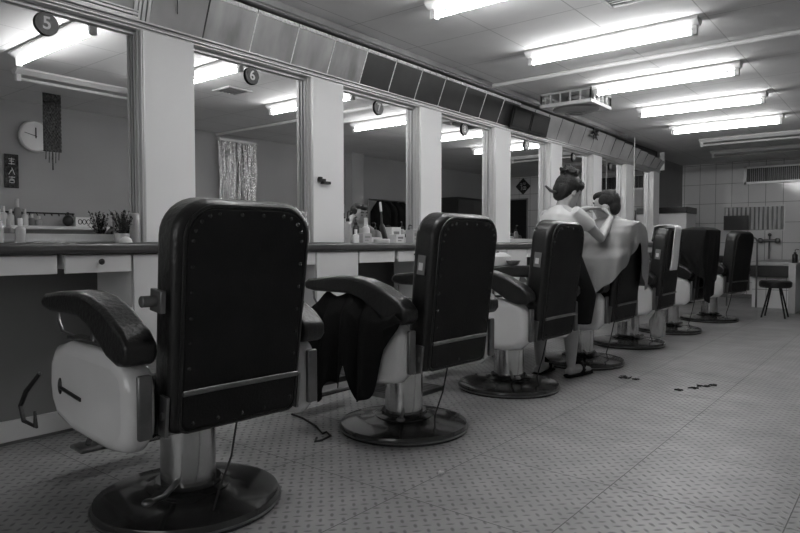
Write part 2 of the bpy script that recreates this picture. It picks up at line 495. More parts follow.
names = ['behind the nearest chair', 'beside the first two chairs', 'behind the chair with black cape', 'behind the third chair', 'behind the standing woman', 'behind the seated customer', 'behind the chair with white towel', 'near the far end', 'at the far end']
for s_ in range(0, 8):
    T0 = 1.585 + PER*s_
    front_unit(T0, T0+.39, True, 'white tall cabinet under the worktop and pillar, %s' % names[min(s_+1, 8)], False, 'white cabinets under the worktop')
    if T0+.39+.4 < YE:
        front_unit(T0+.392, T0+.78, False, 'white shallow drawer without knob under the worktop, %s' % names[min(s_+1, 8)], False, 'white drawers under the worktop')
        front_unit(T0+.81, T0+PER-.002, False, 'white shallow drawer with black knob under the worktop, %s' % names[min(s_+1, 8)], True, 'white drawers under the worktop')
front_unit(.80, 1.245, False, 'white shallow drawer at the left edge of the picture under the worktop', False, 'white drawers under the worktop')
front_unit(1.268, 1.583, False, 'white shallow drawer with round black knob left of the nearest chair', True, 'white drawers under the worktop')

# ------------------------------------------------------------ lights
def ceiling_light(x0, x1, y, lit, label, along='x', z=CZ):
    Lh = (x1-x0)/2
    e = empty('fluorescent_light', ((x0+x1)/2 if along == 'x' else y, y if along == 'x' else (x0+x1)/2, z), 0 if along == 'x' else PI/2, label, 'ceiling light', 'fluorescent lights on the ceiling')
    pr = [(-.058, -.001), (-.062, -.018), (-.022, -.05), (.022, -.05), (.062, -.018), (.058, -.001)]
    MB().prism(pr, 'x', -Lh, Lh).build('housing', 'housing', e, smooth=False)
    for sg in (-1, 1):
        MB().box(-.018, .018, -.022, .022, -.108, -.045).build('lamp_holder', 'white', e, smooth=False, bevel=.004, seg=2, loc=(sg*(Lh-.03), 0, 0))
    MB().cyl((-Lh+.045, 0, -.086), (Lh-.045, 0, -.086), .0145, n=14).build('tube', 'tube' if lit else 'deadtube', e)
    return e
LY = [3.18, 4.46, 5.745, 7.03, 8.36]
LL = ['lit fluorescent tube light cut by the top edge of the picture', 'lit fluorescent light, widest one at the upper right', 'lit fluorescent light just beyond the ceiling pipe', 'fourth lit fluorescent light from the top of the picture', 'farthest lit fluorescent light on the ceiling']
for yy, lb, dx in zip(LY, LL, (.02, .03, .03, .05, .09)):
    ceiling_light(-2.29-dx, -1.07-dx, yy, True, lb)
ceiling_light(-2.29, -1.06, 2.03, True, 'lit fluorescent light reflected in the nearest mirror under disc 5')
ceiling_light(-2.36, -1.10, 9.68, False, 'unlit fluorescent light just past the lit ones')
ceiling_light(-2.52, -1.26, 11.05, False, 'unlit fluorescent light nearest the tiled back wall')
ceiling_light(2.18, 3.45, -.60, False, 'unlit fluorescent light along the right wall, seen in the nearest mirror', along='y')
ceiling_light(-2.29, -1.06, 0.62, False, 'unlit fluorescent light almost above the photographer')
# pipe across the ceiling
o = MB().tube([(-3.08, 5.10, CZ-.028), (XR-.01, 5.10, CZ-.028)], .018, 12).build('ceiling_pipe', 'housing')
tag(o, 'thin white pipe running across the ceiling between two lit lights', 'pipe')
# ceiling fan box
e = empty('ceiling_fan', (-2.615, 6.04, CZ), 0, 'white square caged ceiling fan with round dark grille', 'fan')
a = .25; zb = -.135
q = MB()
for s1 in (-1, 1):
    q.box(-a, a, s1*a-.01, s1*a+.01, zb, zb+.03); q.box(s1*a-.01, s1*a+.01, -a, a, zb, zb+.03)
    q.box(-a, a, s1*a-.008, s1*a+.008, -.02, -.001); q.box(s1*a-.008, s1*a+.008, -a, a, -.02, -.001)
for i in range(6):
    t = -a + 2*a*i/5
    for s1 in (-1, 1):
        q.box(t-.006, t+.006, s1*a-.006, s1*a+.006, zb, -.002); q.box(s1*a-.006, s1*a+.006, t-.006, t+.006, zb, -.002)
q.build('cage', 'white', e, smooth=False)
q = MB(); 
ring = [(.235, zb+.002), (.235, zb-.01)]
q.box(-a, a, -a, a, zb+.006, zb+.012)
q.build('bottom_plate', 'white', e, smooth=False)
MB().lathe([(.001, zb-.045), (.08, zb-.042), (.17, zb-.028), (.22, zb-.005), (.225, zb+.004)], n=40).build('round_grille', 'grey', e)
q = MB()
for r_ in (.06, .10, .14, .18, .215):
    zz = zb-.046+(r_/.225)**2*.042
    q.tube([(r_*math.cos(t*PI/18), r_*math.sin(t*PI/18), zz) for t in range(37)], .003, 5)
q.build('grille_rings', 'blackplastic', e)
MB().lathe([(.05, -.12), (.09, -.10), (.09, -.03), (.05, -.002)], n=24).build('motor', 'grey', e)
q = MB()
for i in range(4):
    t = i*PI/2+.4
    q.tube([(.08*math.cos(t), .08*math.sin(t), -.08), (.22*math.cos(t), .22*math.sin(t), -.07)], [(.01, .03), (.012, .05)], 8)
q.build('blades', 'grey', e)
# ceiling vent at the top edge
e = empty('ceiling_vent', (-1.35, 3.80, CZ), 0, 'square slatted ceiling vent at the top edge of the picture', 'vent')
q = MB(); 
for s1 in (-1, 1): q.box(-.13, .13, s1*.12-.012, s1*.12+.012, -.012, -.001); q.box(s1*.12-.012, s1*.12+.012, -.13, .13, -.012, -.001)
q.build('frame', 'housing', e, smooth=False)
q = MB()
for i in range(6): q.box(-.11, .11, -.10+i*.038, -.085+i*.038, -.010, -.002)
q.build('slats', 'alu_dark', e, smooth=False)

# ------------------------------------------------------------ barber chair (faces -x)
def outline(hw_top, hw_bot, z0, z1, rt, rb, n=8):
    p = []
    for (cx, cz, r, a0) in ((hw_bot-rb, z0+rb, rb, -PI/2), (hw_top-rt, z1-rt, rt, 0), (-hw_top+rt, z1-rt, rt, PI/2), (-hw_bot+rb, z0+rb, rb, PI)):
        for i in range(n+1):
            t = a0 + PI/2*i/n
            p.append((cx+r*math.cos(t), cz+r*math.sin(t)))
    return p
def make_chair():
    e = empty('barber_chair')
    MB().lathe([(.335, .0), (.340, .02), (.332, .040), (.30, .048), (.22, .056), (.16, .066), (.125, .085), (.118, .10), (.001, .102)], n=64).build('base', 'blackmetal', e)
    MB().lathe([(.334, .010), (.343, .013), (.344, .019), (.336, .022)], n=64).build('base_rim', 'steel', e)
    MB().lathe([(.150, .060), (.152, .075), (.128, .085), (.104, .09)], n=48).build('column_collar', 'blackmetal', e)
    MB().lathe([(.100, .08), (.100, .30), (.085, .305), (.085, .345)], n=48).build('column', 'chrome', e)
    q = MB(); q.prism([(-.30, .40), (-.24, .345), (.20, .335), (.27, .37), (.27, .43), (-.30, .43)], 'y', -.26, .26)
    q.build('seat_frame', 'blackmetal', e, bevel=.012)
    q = MB(); q.box(-.33, .24, -.268, .268, .43, .555); q.build('seat', 'leather', e, bevel=.035, seg=4)
    # backrest (leaning)
    def lean(o):
        o.location = (.345, 0, .37); o.rotation_euler = (0, math.radians(6.5), 0)
    b = MB().prism(outline(.264, .250, 0, .75, .120, .04), 'x', -.125, 0).build('backrest', 'leather', e, bevel=.030, seg=4)
    lean(b)
    pn = outline(.226, .217, .02, .725, .10, .03)
    MB().prism(pn, 'x', -.001, .010).build('back_panel', 'vinyl', b, bevel=.005, seg=2)
    pp = [(.004, y_, z_) for y_, z_ in outline(.232, .223, .012, .732, .105, .03)]
    MB().tube(pp+[pp[0]], .006, 8).build('piping', 'leather', b)
    def nail(y_, z_): MB().ball((.011, y_, z_), (.004, .007, .007), 8, 5).build('nail_head', 'blackmetal', b)
    pts = outline(.208, .200, .04, .705, .085, .02, 4)
    acc = 0
    for i in range(len(pts)):
        p0 = Vector(pts[i]); p1 = Vector(pts[(i+1) % len(pts)])
        L = (p1-p0).length; n_ = max(1, int(round(L/.085))) if L > .02 else 0
        acc += L
        if n_ == 0:
            if acc > .07: nail(p0.x, p0.y); acc = 0
            continue
        for j in range(n_):
            pq = p0.lerp(p1, j/n_); nail(pq.x, pq.y)
        acc = 0
    q = MB()
    q.tube([(.016, -.222, .143), (.020, -.1, .146), (.021, .1, .146), (.016, .222, .143)], [(.009, .005)]*4, 10)
    q.build('metal_bar', 'steel', b)
    for s1 in (-1, 1):
        q = MB(); q.box(-.055, -.012, s1*.256-.006, s1*.256+.006, .0, .13)
        q.ball((-.033, s1*.262, .065), (.014, .006, .014), 12, 6)
        q.build('side_bracket', 'steel', b, smooth=False, bevel=.003, seg=2)
    # tag stuck on the side of the back
    tg = MB().box(-.085, -.040, -.2665, -.2635, .46, .55).build('tag', 'grey', b, smooth=False)
    MB().box(-.076, -.052, -.2680, -.2664, .480, .515).build('tag_print', 'whitetext', tg, smooth=False)
    # clamp of the headrest
    q = MB()
    q.box(-.09, -.02, -.290, -.272, .395, .465)
    q.tube([(-.055, -.28, .43), (-.055, -.335, .43)], .018, 14)
    q.build('headrest_clamp', 'steel', b, bevel=.003, seg=2)
    # headrest pad, low behind the neck on the front
    MB().box(-.185, -.12, -.12, .12, .60, .72).build('head_pad', 'leather', b, bevel=.03, seg=4)
    # enamelled side boxes
    side = [(-.33, .47), (-.315, .40), (-.26, .345), (-.12, .318), (.16, .312), (.27, .33), (.318, .38), (.325, .44), (.322, .54), (.295, .60), (.22, .632), (-.16, .64), (-.27, .615), (-.32, .56)]
    for s1 in (-1, 1):
        a, b2 = (-.375, -.272) if s1 < 0 else (.272, .375)
        sp = MB().prism(side, 'y', a, b2).build('side_panel', 'enamel', e, bevel=.044, seg=6)
        ym = s1*.377
        q = MB(); q.tube([(-.20, ym, .47), (-.02, ym-.0*s1, .455)], .007, 8); q.ball((-.20, ym, .475), (.012, .008, .030), 12, 8)
        q.build('side_lever', 'blackplastic', sp)
        q = MB(); q.box(-.20, .12, s1*.325-.028, s1*.325+.028, .640, .652); q.build('top_plate', 'blackmetal', sp, bevel=.004, seg=2)
        # armrest
        arm = [(-.355, .778), (-.35, .745), (-.28, .735), (-.02, .735), (.06, .71), (.20, .625), (.27, .605), (.325, .608), (.345, .635), (.345, .675), (.30, .715), (.18, .775), (.08, .805), (-.02, .818), (-.14, .815), (-.32, .798)]
        MB().prism(arm, 'y', s1*.335-.052, s1*.335+.052).build('armrest', 'leather', e, bevel=.026, seg=4)
        MB().cyl((-.02, s1*.325, .64), (-.02, s1*.33, .745), .015).build('arm_post', 'steel', e)
        q = MB()
        q.tube([(-.34, s1*.33, .73), (-.335, s1*.33, .69), (-.30, s1*.33, .655), (-.18, s1*.33, .648)], .006, 8)
        q.build('arm_rod', 'steel', e)
        q = MB(); q.box(.322, .342, s1*.325-.022, s1*.325+.022, .38, .58); q.build('rear_plate', 'steel', e, bevel=.006, seg=2)
    # footrest
    q = MB()
    for s1 in (-1, 1): q.tube([(-.28, s1*.15, .38), (-.45, s1*.15, .30), (-.55, s1*.15, .14)], .012, 8)
    q.build('footrest_arm', 'chrome', e)
    q = MB(); q.box(-.62, -.50, -.20, .20, .115, .135)
    q.build('footrest', 'steel', e, bevel=.008, seg=2)
    q = MB(); q.tube([(.05, -.06, .12), (.12, -.16, .10), (.20, -.25, .13)], .010, 8); q.ball((.21, -.26, .135), (.02, .02, .012))
    q.build('foot_pedal', 'steel', e)
    # cord
    q = MB(); q.tube([(.26, .05, .38), (.23, .04, .22), (.21, .0, .10), (.25, -.05, .045), (.30, -.10, .032)], .004, 6)
    q.build('cord', 'rubber', e)
    return e
chair = make_chair()
CH = [(-2.115, 1.365, -4), (-2.09, 2.645, -3), (-2.12, 3.83, 0), (-2.10, 5.0, 0), (-2.13, 6.20, 1), (-2.10, 7.42, -2), (-2.00, 8.80, -12)]
CL = ['nearest black leather barber chair with white enamel sides and no tag, at the left', 'barber chair with a black cape hanging on its armrest, second in the row',
      'third barber chair in the row, tagged, in front of the standing woman', 'barber chair the customer under the grey cape sits in',
      'barber chair with a white towel hung over its back', 'barber chair with black cape over its back, sixth in the row', 'farthest barber chair, turned a little, before the sink']
chairs = []
for i, ((x, y_, r), lb) in enumerate(zip(CH, CL)):
    c = chair if i == 0 else copy_tree(chair, None, skip=('headrest_clamp',) if i in (1, 2, 4, 5) else ('tag', 'headrest_clamp'))
    c.location = (x, y_, 0); c.rotation_euler = (0, 0, math.radians(r))
    tag(c, lb, 'barber chair', 'barber chairs in a row')
    chairs.append(c)
for ch in list(kids(chair)):
    if ch.name.startswith('backrest'):
        for t in list(kids(ch)):
            if t.name.startswith('tag'):
                for u in list(kids(t)): bpy.data.objects.remove(u)
                bpy.data.objects.remove(t)

# ------------------------------------------------------------ cloths
def cloth(name, fn, nu, nv, m, label, cat, parent=None, th=.004, wrap=False, group=None):
    o = MB().grid(fn, nu, nv, wrap).build(name, m, parent, solid=th, sub=1)
    if label: tag(o, label, cat, group)
    return o
# black cape over the second chair's near armrest
def cape_arm(u, v):
    cx, cy = CH[1][0], CH[1][1]
    x = cx - .275 + .52*u
    hem = lerp_tab([(0, .50), (.06, .24), (.20, .19), (.34, .30), (.42, .27), (.50, .40), (.60, .22), (.80, .25), (.9, .48), (1, .60)], u)
    yi, yo = cy-.29, cy-.335-.060
    topz = .728 + .012*math.sin(u*19) - .06*smooth01((u-.62)/.38) - .05*smooth01((.12-u)/.12)
    if v < .15:
        t = v/.15; z = topz-.03*(1-t); yy = yi+(yo-yi)*.6*t
    else:
        t = (v-.15)/.85; z = topz-(topz-hem)*t
        fold = math.sin(u*26+1.2)*.026*min(1, .3+t) + math.sin(u*57+t*2)*.010*t
        yy = yi+(yo-yi)*(.6+.4*min(1, t*5)) - .035*math.sin(min(1, t*2)*PI/2) - fold
        x += math.sin(u*15)*.014*t + .10*smooth01((u-.75)/.25)*(1-abs(2*t-1)) - .03*t*(1-u)
    return (x, yy, z)
cloth('black_cape', cape_arm, 60, 40, 'blackcloth', 'crumpled black cloth cape hanging over the near armrest of the second chair', 'cape')

# towel over chair 5 back
bx, by = CH[4][0], CH[4][1]
def towel(u, v):
    yy = by + .03 - .19*u
    xb = bx + .455
    if v < .62:
        t = 1-v/.62; z = 1.130 - .40*t; x = xb - .045*t + .012 + .010*math.sin(u*20)*t; 
        yy += .02*t*math.sin(v*9)
    elif v < .75:
        t = (v-.62)/.13; x = xb+.012-(.19)*t; z = 1.130+.014*math.sin(PI*t)
    else:
        t = (v-.75)/.25; x = bx+.275-.02*t; z = 1.13-.12*t
    return (x, yy, z)
cloth('hanging_towel', towel, 24, 40, 'towel', 'white towel hung over the back of the fifth barber chair', 'towel', th=.010)

# black cape over chair 6 back and near arm
bx6, by6 = CH[5][0], CH[5][1]
def cape_back(u, v):
    # u runs round the near side of the back and across behind it; v from the top down
    if u < .35:
        t = u/.35; ex, ey = .17+.28*t, -.315+.0*t
    else:
        t = (u-.35)/.65; ex, ey = .45+.015*math.sin(PI*t), -.315+.615*t
    hem = lerp_tab([(0, .78), (.12, .70), (.3, .62), (.45, .40), (.6, .34), (.8, .42), (1, .60)], u)
    top = 1.150
    if v < .18:
        t = smooth01(v/.18); mx, my = .36, max(-.20, min(.2, ey))
        x = mx+(ex-mx)*t; y_ = my+(ey-my)*t; z = top-.035*t*t
    else:
        t = (v-.18)/.82; z = top-.035-(top-.035-hem)*t
        bulge = .09*math.sin(PI*min(1, t*1.2))*max(0, 1-u*2.2)
        fold = .016*math.sin(u*34)*min(1, t*2)
        x = ex - bulge + (fold if u > .35 else 0); y_ = ey - bulge*.5 - (abs(fold)*1.3 if u <= .35 else 0)
        x -= .045*t if u > .35 else 0
    return (bx6+x, by6+y_, z)
cloth('black_cape', cape_back, 40, 40, 'blackcloth', 'black cape thrown over the back of the sixth chair', 'cape')

# ------------------------------------------------------------ people
def R3(ax, deg): return Matrix.Rotation(math.radians(deg), 3, ax)
def head(q, c, R, s=1.0):
    """skin of a head centred at c (skull centre); local +x = face direction, z up"""
    c = Vector(c)
    def B(p, r): q.ball(c + R @ (Vector(p)*s), tuple(k*s for k in r), 20, 14, R)
    B((0, 0, .015), (.092, .074, .098))           # cranium
    B((.035, 0, -.045), (.058, .056, .070))       # face
    B((.055, 0, -.088), (.030, .034, .026))       # chin
    B((.070, 0, .030), (.022, .050, .018))        # brow
    B((.094, 0, -.022), (.016, .011, .020))       # nose
    B((.086, 0, .000), (.010, .009, .022))
    B((.082, 0, -.060), (.010, .022, .007))       # upper lip
    B((.080, 0, -.069), (.010, .019, .007))       # lower lip
    for k in (-1, 1):
        B((.050, k*.040, -.022), (.025, .018, .020))   # cheek
        B((-.005, k*.075, -.020), (.018, .009, .030))  # ear
        B((.078, k*.029, .004), (.009, .013, .008))    # eye lid
        B((.0, k*.045, -.060), (.035, .016, .028))     # jaw
def hand(q, wrist, d, n, curl=.5, s=1.0, thumb=1):
    """palm + five fingers; d = direction of the fingers, n = back-of-hand normal"""
    w_ = Vector(wrist); d = Vector(d).normalized(); n = Vector(n); n = (n-d*n.dot(d)).normalized(); sd = d.cross(n)*thumb
    q.tube([w_, w_+d*.045*s, w_+d*.085*s], [(.014*s, .022*s), (.015*s, .036*s), (.012*s, .038*s)], 12, side=n, cap=True)
    for i, (off, L) in enumerate(((.030, .072), (.010, .080), (-.010, .074), (-.029, .058))):
        p = w_+d*.082*s+sd*off*s; pts = [p]; dd = d.copy()
        for k in range(3):
            dd = (dd - n*curl*(.6+.2*k)).normalized(); p = p+dd*L*s*(.42, .32, .26)[k]; pts.append(p)
        q.tube(pts, [.0092*s, .0088*s, .008*s, .0068*s], 8, cap=True)
    p = w_+d*.025*s+sd*.028*s; dd = (d*.6+sd*.7-n*.35).normalized(); p1 = p+dd*.038*s; p2 = p1+(d*.9+sd*.2-n*.45).normalized()*.030*s
    q.tube([p, p1, p2], [.013*s, .010*s, .008*s], 8, cap=True)
def eyes(parent, c, R, s=1.0):
    q = MB()
    for k in (-1, 1):
        q.ball(Vector(c)+R @ (Vector((.083, k*.029, .003))*s), (.007*s, .010*s, .005*s), 10, 8, R)
    q.build('eyes', 'blackplastic', parent)
    q = MB()
    for k in (-1, 1):
        q.tube([Vector(c)+R @ (Vector((.090, k*.014, .030))*s), Vector(c)+R @ (Vector((.090, k*.030, .036))*s), Vector(c)+R @ (Vector((.080, k*.046, .030))*s)], .004*s, 6)
    q.build('eyebrows', 'hair', parent)

# --- the standing woman, turned towards +Y and a little towards the mirrors
W0 = Vector((-2.03, 4.39, 0))
pw = empty('person', W0, 0, 'standing woman with hair in a bun, pale short-sleeved shirt and dark skirt, cutting hair', 'person')
fx = Vector((.10, 1, 0)).normalized()       # facing
sx = Vector((1, -.10, 0)).normalized()      # her right side (away from the mirrors)
def W(f, s_, z): return fx*f + sx*s_ + Vector((0, 0, z))
def G(x, y_, z): return Vector((x, y_, z)) - W0
q = MB()
Rh = R3('Z', 66) @ R3('Y', 20)
hc = G(-2.00, 4.50, 1.365)
head(q, hc, Rh, 1.0)
q.tube([W(.03, .0, 1.18), W(.07, .01, 1.30)], [.052, .048], 14, cap=True)
q.tube([W(-.03, 0, .86), W(-.02, 0, 1.0), W(.0, 0, 1.12), W(.02, 0, 1.20)], [(.105, .15), (.09, .125), (.10, .15), (.06, .12)], 24, side=fx, cap=True)
for k in (-1, 1):
    st = .05 if k > 0 else -.05
    q.tube([W(0, k*.085, .84), W(.01+st*.5, k*.09, .47), W(st, k*.095, .44), W(st-.02, k*.10, .28), W(st-.02, k*.10, .09)], [.082, .055, .052, .052, .032], 16, cap=True)
    q.tube([W(st-.05, k*.10, .045), W(st+.06, k*.115, .055), W(st+.17, k*.13, .042)], [(.03, .032), (.034, .038), (.018, .036)], 12, side=(0, 0, 1), cap=True)
RS = G(-1.885, 4.41, 1.185); RE = G(-1.79, 4.60, 1.015); RW = G(-1.80, 4.82, 1.170)
q.tube([RS, RS.lerp(RE, .5), RE, RE.lerp(RW, .35), RW], [.044, .041, .036, .035, .023], 14, cap=True)
hand(q, RW, Vector((-.05, .07, .05)), Vector((.8, .2, .3)), .35, .95, -1)
LS = G(-2.13, 4.41, 1.18); LE = G(-2.10, 4.60, 1.17); LW = G(-1.975, 4.78, 1.245)
q.tube([LS, LS.lerp(LE, .5), LE, LE.lerp(LW, .35), LW], [.044, .040, .035, .034, .023], 14, cap=True)
hand(q, LW, Vector((.06, .09, .01)), Vector((-.2, -.1, 1)), .35, .95, -1)
q.build('body', 'skin', pw, remesh=.007)
eyes(pw, hc, Rh)
q = MB()
for p, r in (((-.022, 0, .032), (.100, .090, .096)), ((-.060, 0, -.010), (.062, .080, .082)), ((.02, 0, .078), (.074, .070, .044)), ((-.068, 0, -.060), (.040, .056, .044)),
             ((.055, .045, .055), (.034, .034, .032)), ((.055, -.045, .055), (.034, .034, .032)), ((.085, .0, .085), (.030, .045, .026))):
    q.ball(hc+Rh @ Vector(p), r, 18, 12, Rh)
bun = hc+Rh @ Vector((-.040, 0, .125))
q.ball(bun, (.064, .072, .052), 18, 12, Rh)
for i in range(44):
    a = random.uniform(0, 2*PI); b_ = random.uniform(-.5, 1.4)
    d = Vector((math.cos(a)*math.cos(b_), math.sin(a)*math.cos(b_), math.sin(b_)*.8))
    t = Vector((-d.y, d.x, random.uniform(-.3, .6)))
    q.tube([bun+d*.038, bun+d*.062+t*.012, bun+d*.072+t*.034], [.011, .009, .005], 6, cap=True)
q.build('hair', 'hair', pw, remesh=.0055)
MB().tube([hc+Rh @ Vector((-.11, .0, -.055)), hc+Rh @ Vector((-.135, .03, -.05)), hc+Rh @ Vector((-.175, .045, -.03))], [(.012, .024), (.012, .022), (.008, .012)], 10, cap=True).build('hair_clip', 'blackplastic', pw)
# shirt
q = MB()
q.tube([W(-.02, 0, .82), W(-.02, 0, .93), W(-.01, 0, 1.02), W(.0, 0, 1.10), W(.01, 0, 1.165), W(.03, 0, 1.215), W(.04, 0, 1.235)], [(.135, .170), (.125, .152), (.116, .146), (.116, .150), (.092, .140), (.068, .09), (.055, .06)], 28, side=fx)
for S_, E_ in ((RS, RE), (LS, LE)):
    q.tube([S_-(E_-S_)*.18, S_+(E_-S_)*.05, S_.lerp(E_, .3), S_.lerp(E_, .50)], [.040, .052, .053, .056], 18)
q.build('shirt', 'shirt', pw, remesh=.008)
q = MB()
q.tube([W(-.02, 0, .93), W(-.01, .02, .80), W(.02, .07, .60), W(.03, .04, .44)], [(.128, .165), (.140, .19), (.135, .22), (.14, .21)], 28, side=fx)
q.build('skirt', 'blackcloth', pw)
q = MB()
for k in (-1, 1):
    st = .05 if k > 0 else -.05
    q.tube([W(st-.075, k*.10, .016), W(st+.06, k*.116, .014), W(st+.20, k*.132, .014)], [(.014, .034), (.014, .042), (.014, .034)], 14, side=(0, 0, 1), cap=True)
    q.tube([W(st+.05, k*.160, .02), W(st+.065, k*.155, .075), W(st+.08, k*.118, .098), W(st+.09, k*.075, .07), W(st+.09, k*.070, .02)], [(.003, .03)]*5, 8, side=fx)
q.build('sandals', 'blackcloth', pw, remesh=.006)
q = MB()
hp = W0+RW+Vector((-.05, .09, .065))
q.tube([hp, hp+Vector((-.045, .0, .085))], [(.004, .002), (.001, .001)], 6); q.tube([hp, hp+Vector((-.02, .0, .095))], [(.004, .002), (.001, .001)], 6)
o = q.build('hair_scissors', 'chrome'); tag(o, 'small metal scissors held in the woman\'s hand at the customer\'s ear', 'scissors')

# --- the customer seated in chair 4, facing the mirror
C0 = Vector((CH[3][0], CH[3][1], 0))
pc = empty('person', C0, 0, 'seated dark-haired customer wrapped in a grey cape having hair cut', 'person')
def Cc(x, y_, z): return Vector((x, y_, z))
q = MB()
Rc = R3('Z', 180) @ R3('Y', 8) @ R3('Z', 8)
cc = Cc(.205, -.02, 1.275)
head(q, cc, Rc, 1.02)
q.tube([Cc(.20, 0, 1.06), Cc(.215, -.01, 1.20)], [.058, .054], 14, cap=True)
q.tube([Cc(.08, 0, .60), Cc(.12, 0, .78), Cc(.165, 0, .95), Cc(.19, 0, 1.07)], [(.11, .16), (.105, .155), (.11, .18), (.07, .16)], 24, side=(1, 0, 0), cap=True)
for k in (-1, 1):
    q.tube([Cc(.06, k*.10, .63), Cc(-.36, k*.12, .62), Cc(-.40, k*.12, .58), Cc(-.46, k*.12, .36), Cc(-.50, k*.12, .20)], [.085, .062, .058, .052, .035], 16, cap=True)
    q.tube([Cc(-.47, k*.12, .165), Cc(-.60, k*.13, .165)], [(.03, .035), (.025, .04)], 12, side=(0, 0, 1), cap=True)
    q.tube([Cc(.18, k*.19, 1.03), Cc(.10, k*.27, .82), Cc(-.12, k*.20, .78)], [.05, .042, .030], 14, cap=True)
    hand(q, Cc(-.13, k*.19, .78), (-.8, -k*.5, -.05), (0, 0, 1), .3, 1.0, k)
q.build('body', 'skin', pc, remesh=.0085)
eyes(pc, cc, Rc, 1.02)
q = MB()
for p, r in (((-.020, 0, .034), (.093, .081, .090)), ((-.055, 0, -.015), (.052, .070, .070)), ((.03, 0, .082), (.066, .062, .034)), ((.066, 0, .072), (.030, .046, .022)),
             ((-.01, .066, .035), (.055, .016, .045)), ((-.01, -.066, .035), (.055, .016, .045))):
    q.ball(cc+Rc @ (Vector(p)*1.02), r, 18, 12, Rc)
q.build('hair', 'hair', pc, remesh=.006)
q = MB()
q.tube([Cc(.05, 0, .62), Cc(.05, 0, .70)], [(.10, .17), (.12, .17)], 20, side=(1, 0, 0))
for k in (-1, 1):
    q.tube([Cc(.06, k*.10, .635), Cc(-.36, k*.12, .628), Cc(-.415, k*.12, .58), Cc(-.47, k*.12, .30)], [.095, .076, .072, .066], 16)
    q.tube([Cc(-.46, k*.12, .16), Cc(-.62, k*.13, .157)], [(.032, .044), (.028, .046)], 12, side=(0, 0, 1), cap=True)
q.build('trousers', 'blackcloth', pc, remesh=.01)
# cape
ctr = C0 + Vector((.20, 0, 0))
def prof(z, tab): return lerp_tab(tab, -z)
hemtab = [(0, .985), (.08, .95), (.16, .89), (.28, .79), (.38, .67), (.47, .575), (.56, .66), (.66, .74), (.82, .60), (1.0, .50)]   # phi/pi on the near side
hemfar = [(0, .985), (.05, .97), (.14, .70), (.22, .60), (.40, .62), (.6, .6), (.78, .50), (1.0, .40)]
def capefn(u, v):
    ph = 2*PI*u                       # 0 = behind (+x), 0.5 = front
    a = ph/PI if ph <= PI else 2-ph/PI
    near = ph > PI
    hem = lerp_tab(hemtab if near else hemfar, a)
    zt = 1.20
    z = zt-(zt-hem)*v
    c, s_ = math.cos(ph), math.sin(ph)
    yb = .41
    hy = prof(z, [(-1.20, .062), (-1.175, .075), (-1.14, .15), (-1.10, .245), (-1.05, .29), (-.95, .31), (-.86, .40), (-.80, yb), (-.4, yb+.045)])
    hxb = prof(z, [(-1.20, .055), (-1.17, .13), (-1.14, .26), (-1.0, .268), (-.8, .25), (-.4, .23)])
    hxf = prof(z, [(-1.19, .062), (-1.15, .10), (-1.0, .16), (-.86, .42), (-.78, .60), (-.72, .66), (-.4, .69)])
    hx = hxb if c > 0 else hxf
    n = 2.0 + (3.2 if c > 0 else 1.6)*smooth01((1.16-z)/.05)
    r = (abs(c/hx)**n + abs(s_/hy)**n)**(-1/n)
    r *= 1 + (.040*math.sin(ph*9+1+z*3)+.022*math.sin(ph*19-z*5))*smooth01((1.14-z)/.3)
    return (ctr.x + r*c, ctr.y + r*s_, z)
o = cloth('barber_cape', capefn, 96, 40, 'greycloth', 'grey nylon cape spread over the seated customer and his chair', 'cape', th=.003, wrap=True)

# ------------------------------------------------------------ things on the worktop
ZT = .9725
def bottle(x, y_, h_, r, m, label, kind='pump', grp='bottles on the worktop', z=ZT):
    e = empty('spray_bottle' if kind == 'spray' else ('pump_bottle' if kind == 'pump' else 'bottle'), (x, y_, z), random.uniform(0, 6), label, 'bottle', grp)
    hb = h_*.68
    MB().lathe([(r*.92, 0), (r, .006), (r, hb*.85), (r*.8, hb*.95), (r*.38, hb)], n=24).build('body', m, e)
    if kind == 'cap':
        MB().lathe([(r*.45, hb), (r*.45, h_*.98), (r*.38, h_)], n=20).build('cap', 'white', e)
    elif kind == 'pump':
        q = MB(); q.lathe([(r*.5, hb), (r*.5, hb+.02), (r*.15, hb+.022), (r*.15, h_*.95)], n=16)
        q.tube([(0, 0, h_*.95), (r*.5, 0, h_), (r*1.4, 0, h_*.97)], .005, 8); q.build('pump', 'blackplastic', e)
    else:
        q = MB(); q.lathe([(r*.5, hb), (r*.5, hb+.02), (r*.3, hb+.03)], n=16); q.box(-r*.5, r*1.2, -r*.35, r*.35, h_*.88, h_); q.box(r*.5, r*.75, -.004, .004, h_*.75, h_*.88)
        q.build('spray_head', 'white', e)
    return e
# five little spray bottles right of the first chair
gb = 'small spray bottles right of the nearest chair'
spots = []
for px_, X_, h_, r_, m_, k_, lb in ((289, -3.02, .235, .021, 'white', 'spray', 'white spray bottle, leftmost of the group left of the second pillar'),
        (295, -3.06, .235, .021, 'white', 'spray', 'white spray bottle, second of the group left of the second pillar'),
        (300, -3.10, .215, .020, 'blackplastic', 'spray', 'dark spray bottle of the group, the one farther from the second pillar'),
        (306, -3.10, .21, .020, 'blackplastic', 'spray', 'dark spray bottle closest to the second pillar'),
        (301, -2.96, .125, .019, 'white', 'cap', 'short white bottle in front of the spray bottles, left one'),
        (307, -2.96, .135, .019, 'white', 'cap', 'short white bottle in front of the spray bottles, right one')):
    l_ = (px_-400)/640.; spots.append((X_, -X_*(.625*l_+.781)/(.625-.781*l_), h_, r_, m_, k_, lb))
for a in spots: bottle(*a[:6], a[6], grp=gb) if False else bottle(a[0], a[1], a[2], a[3], a[4], a[6], a[5], gb)
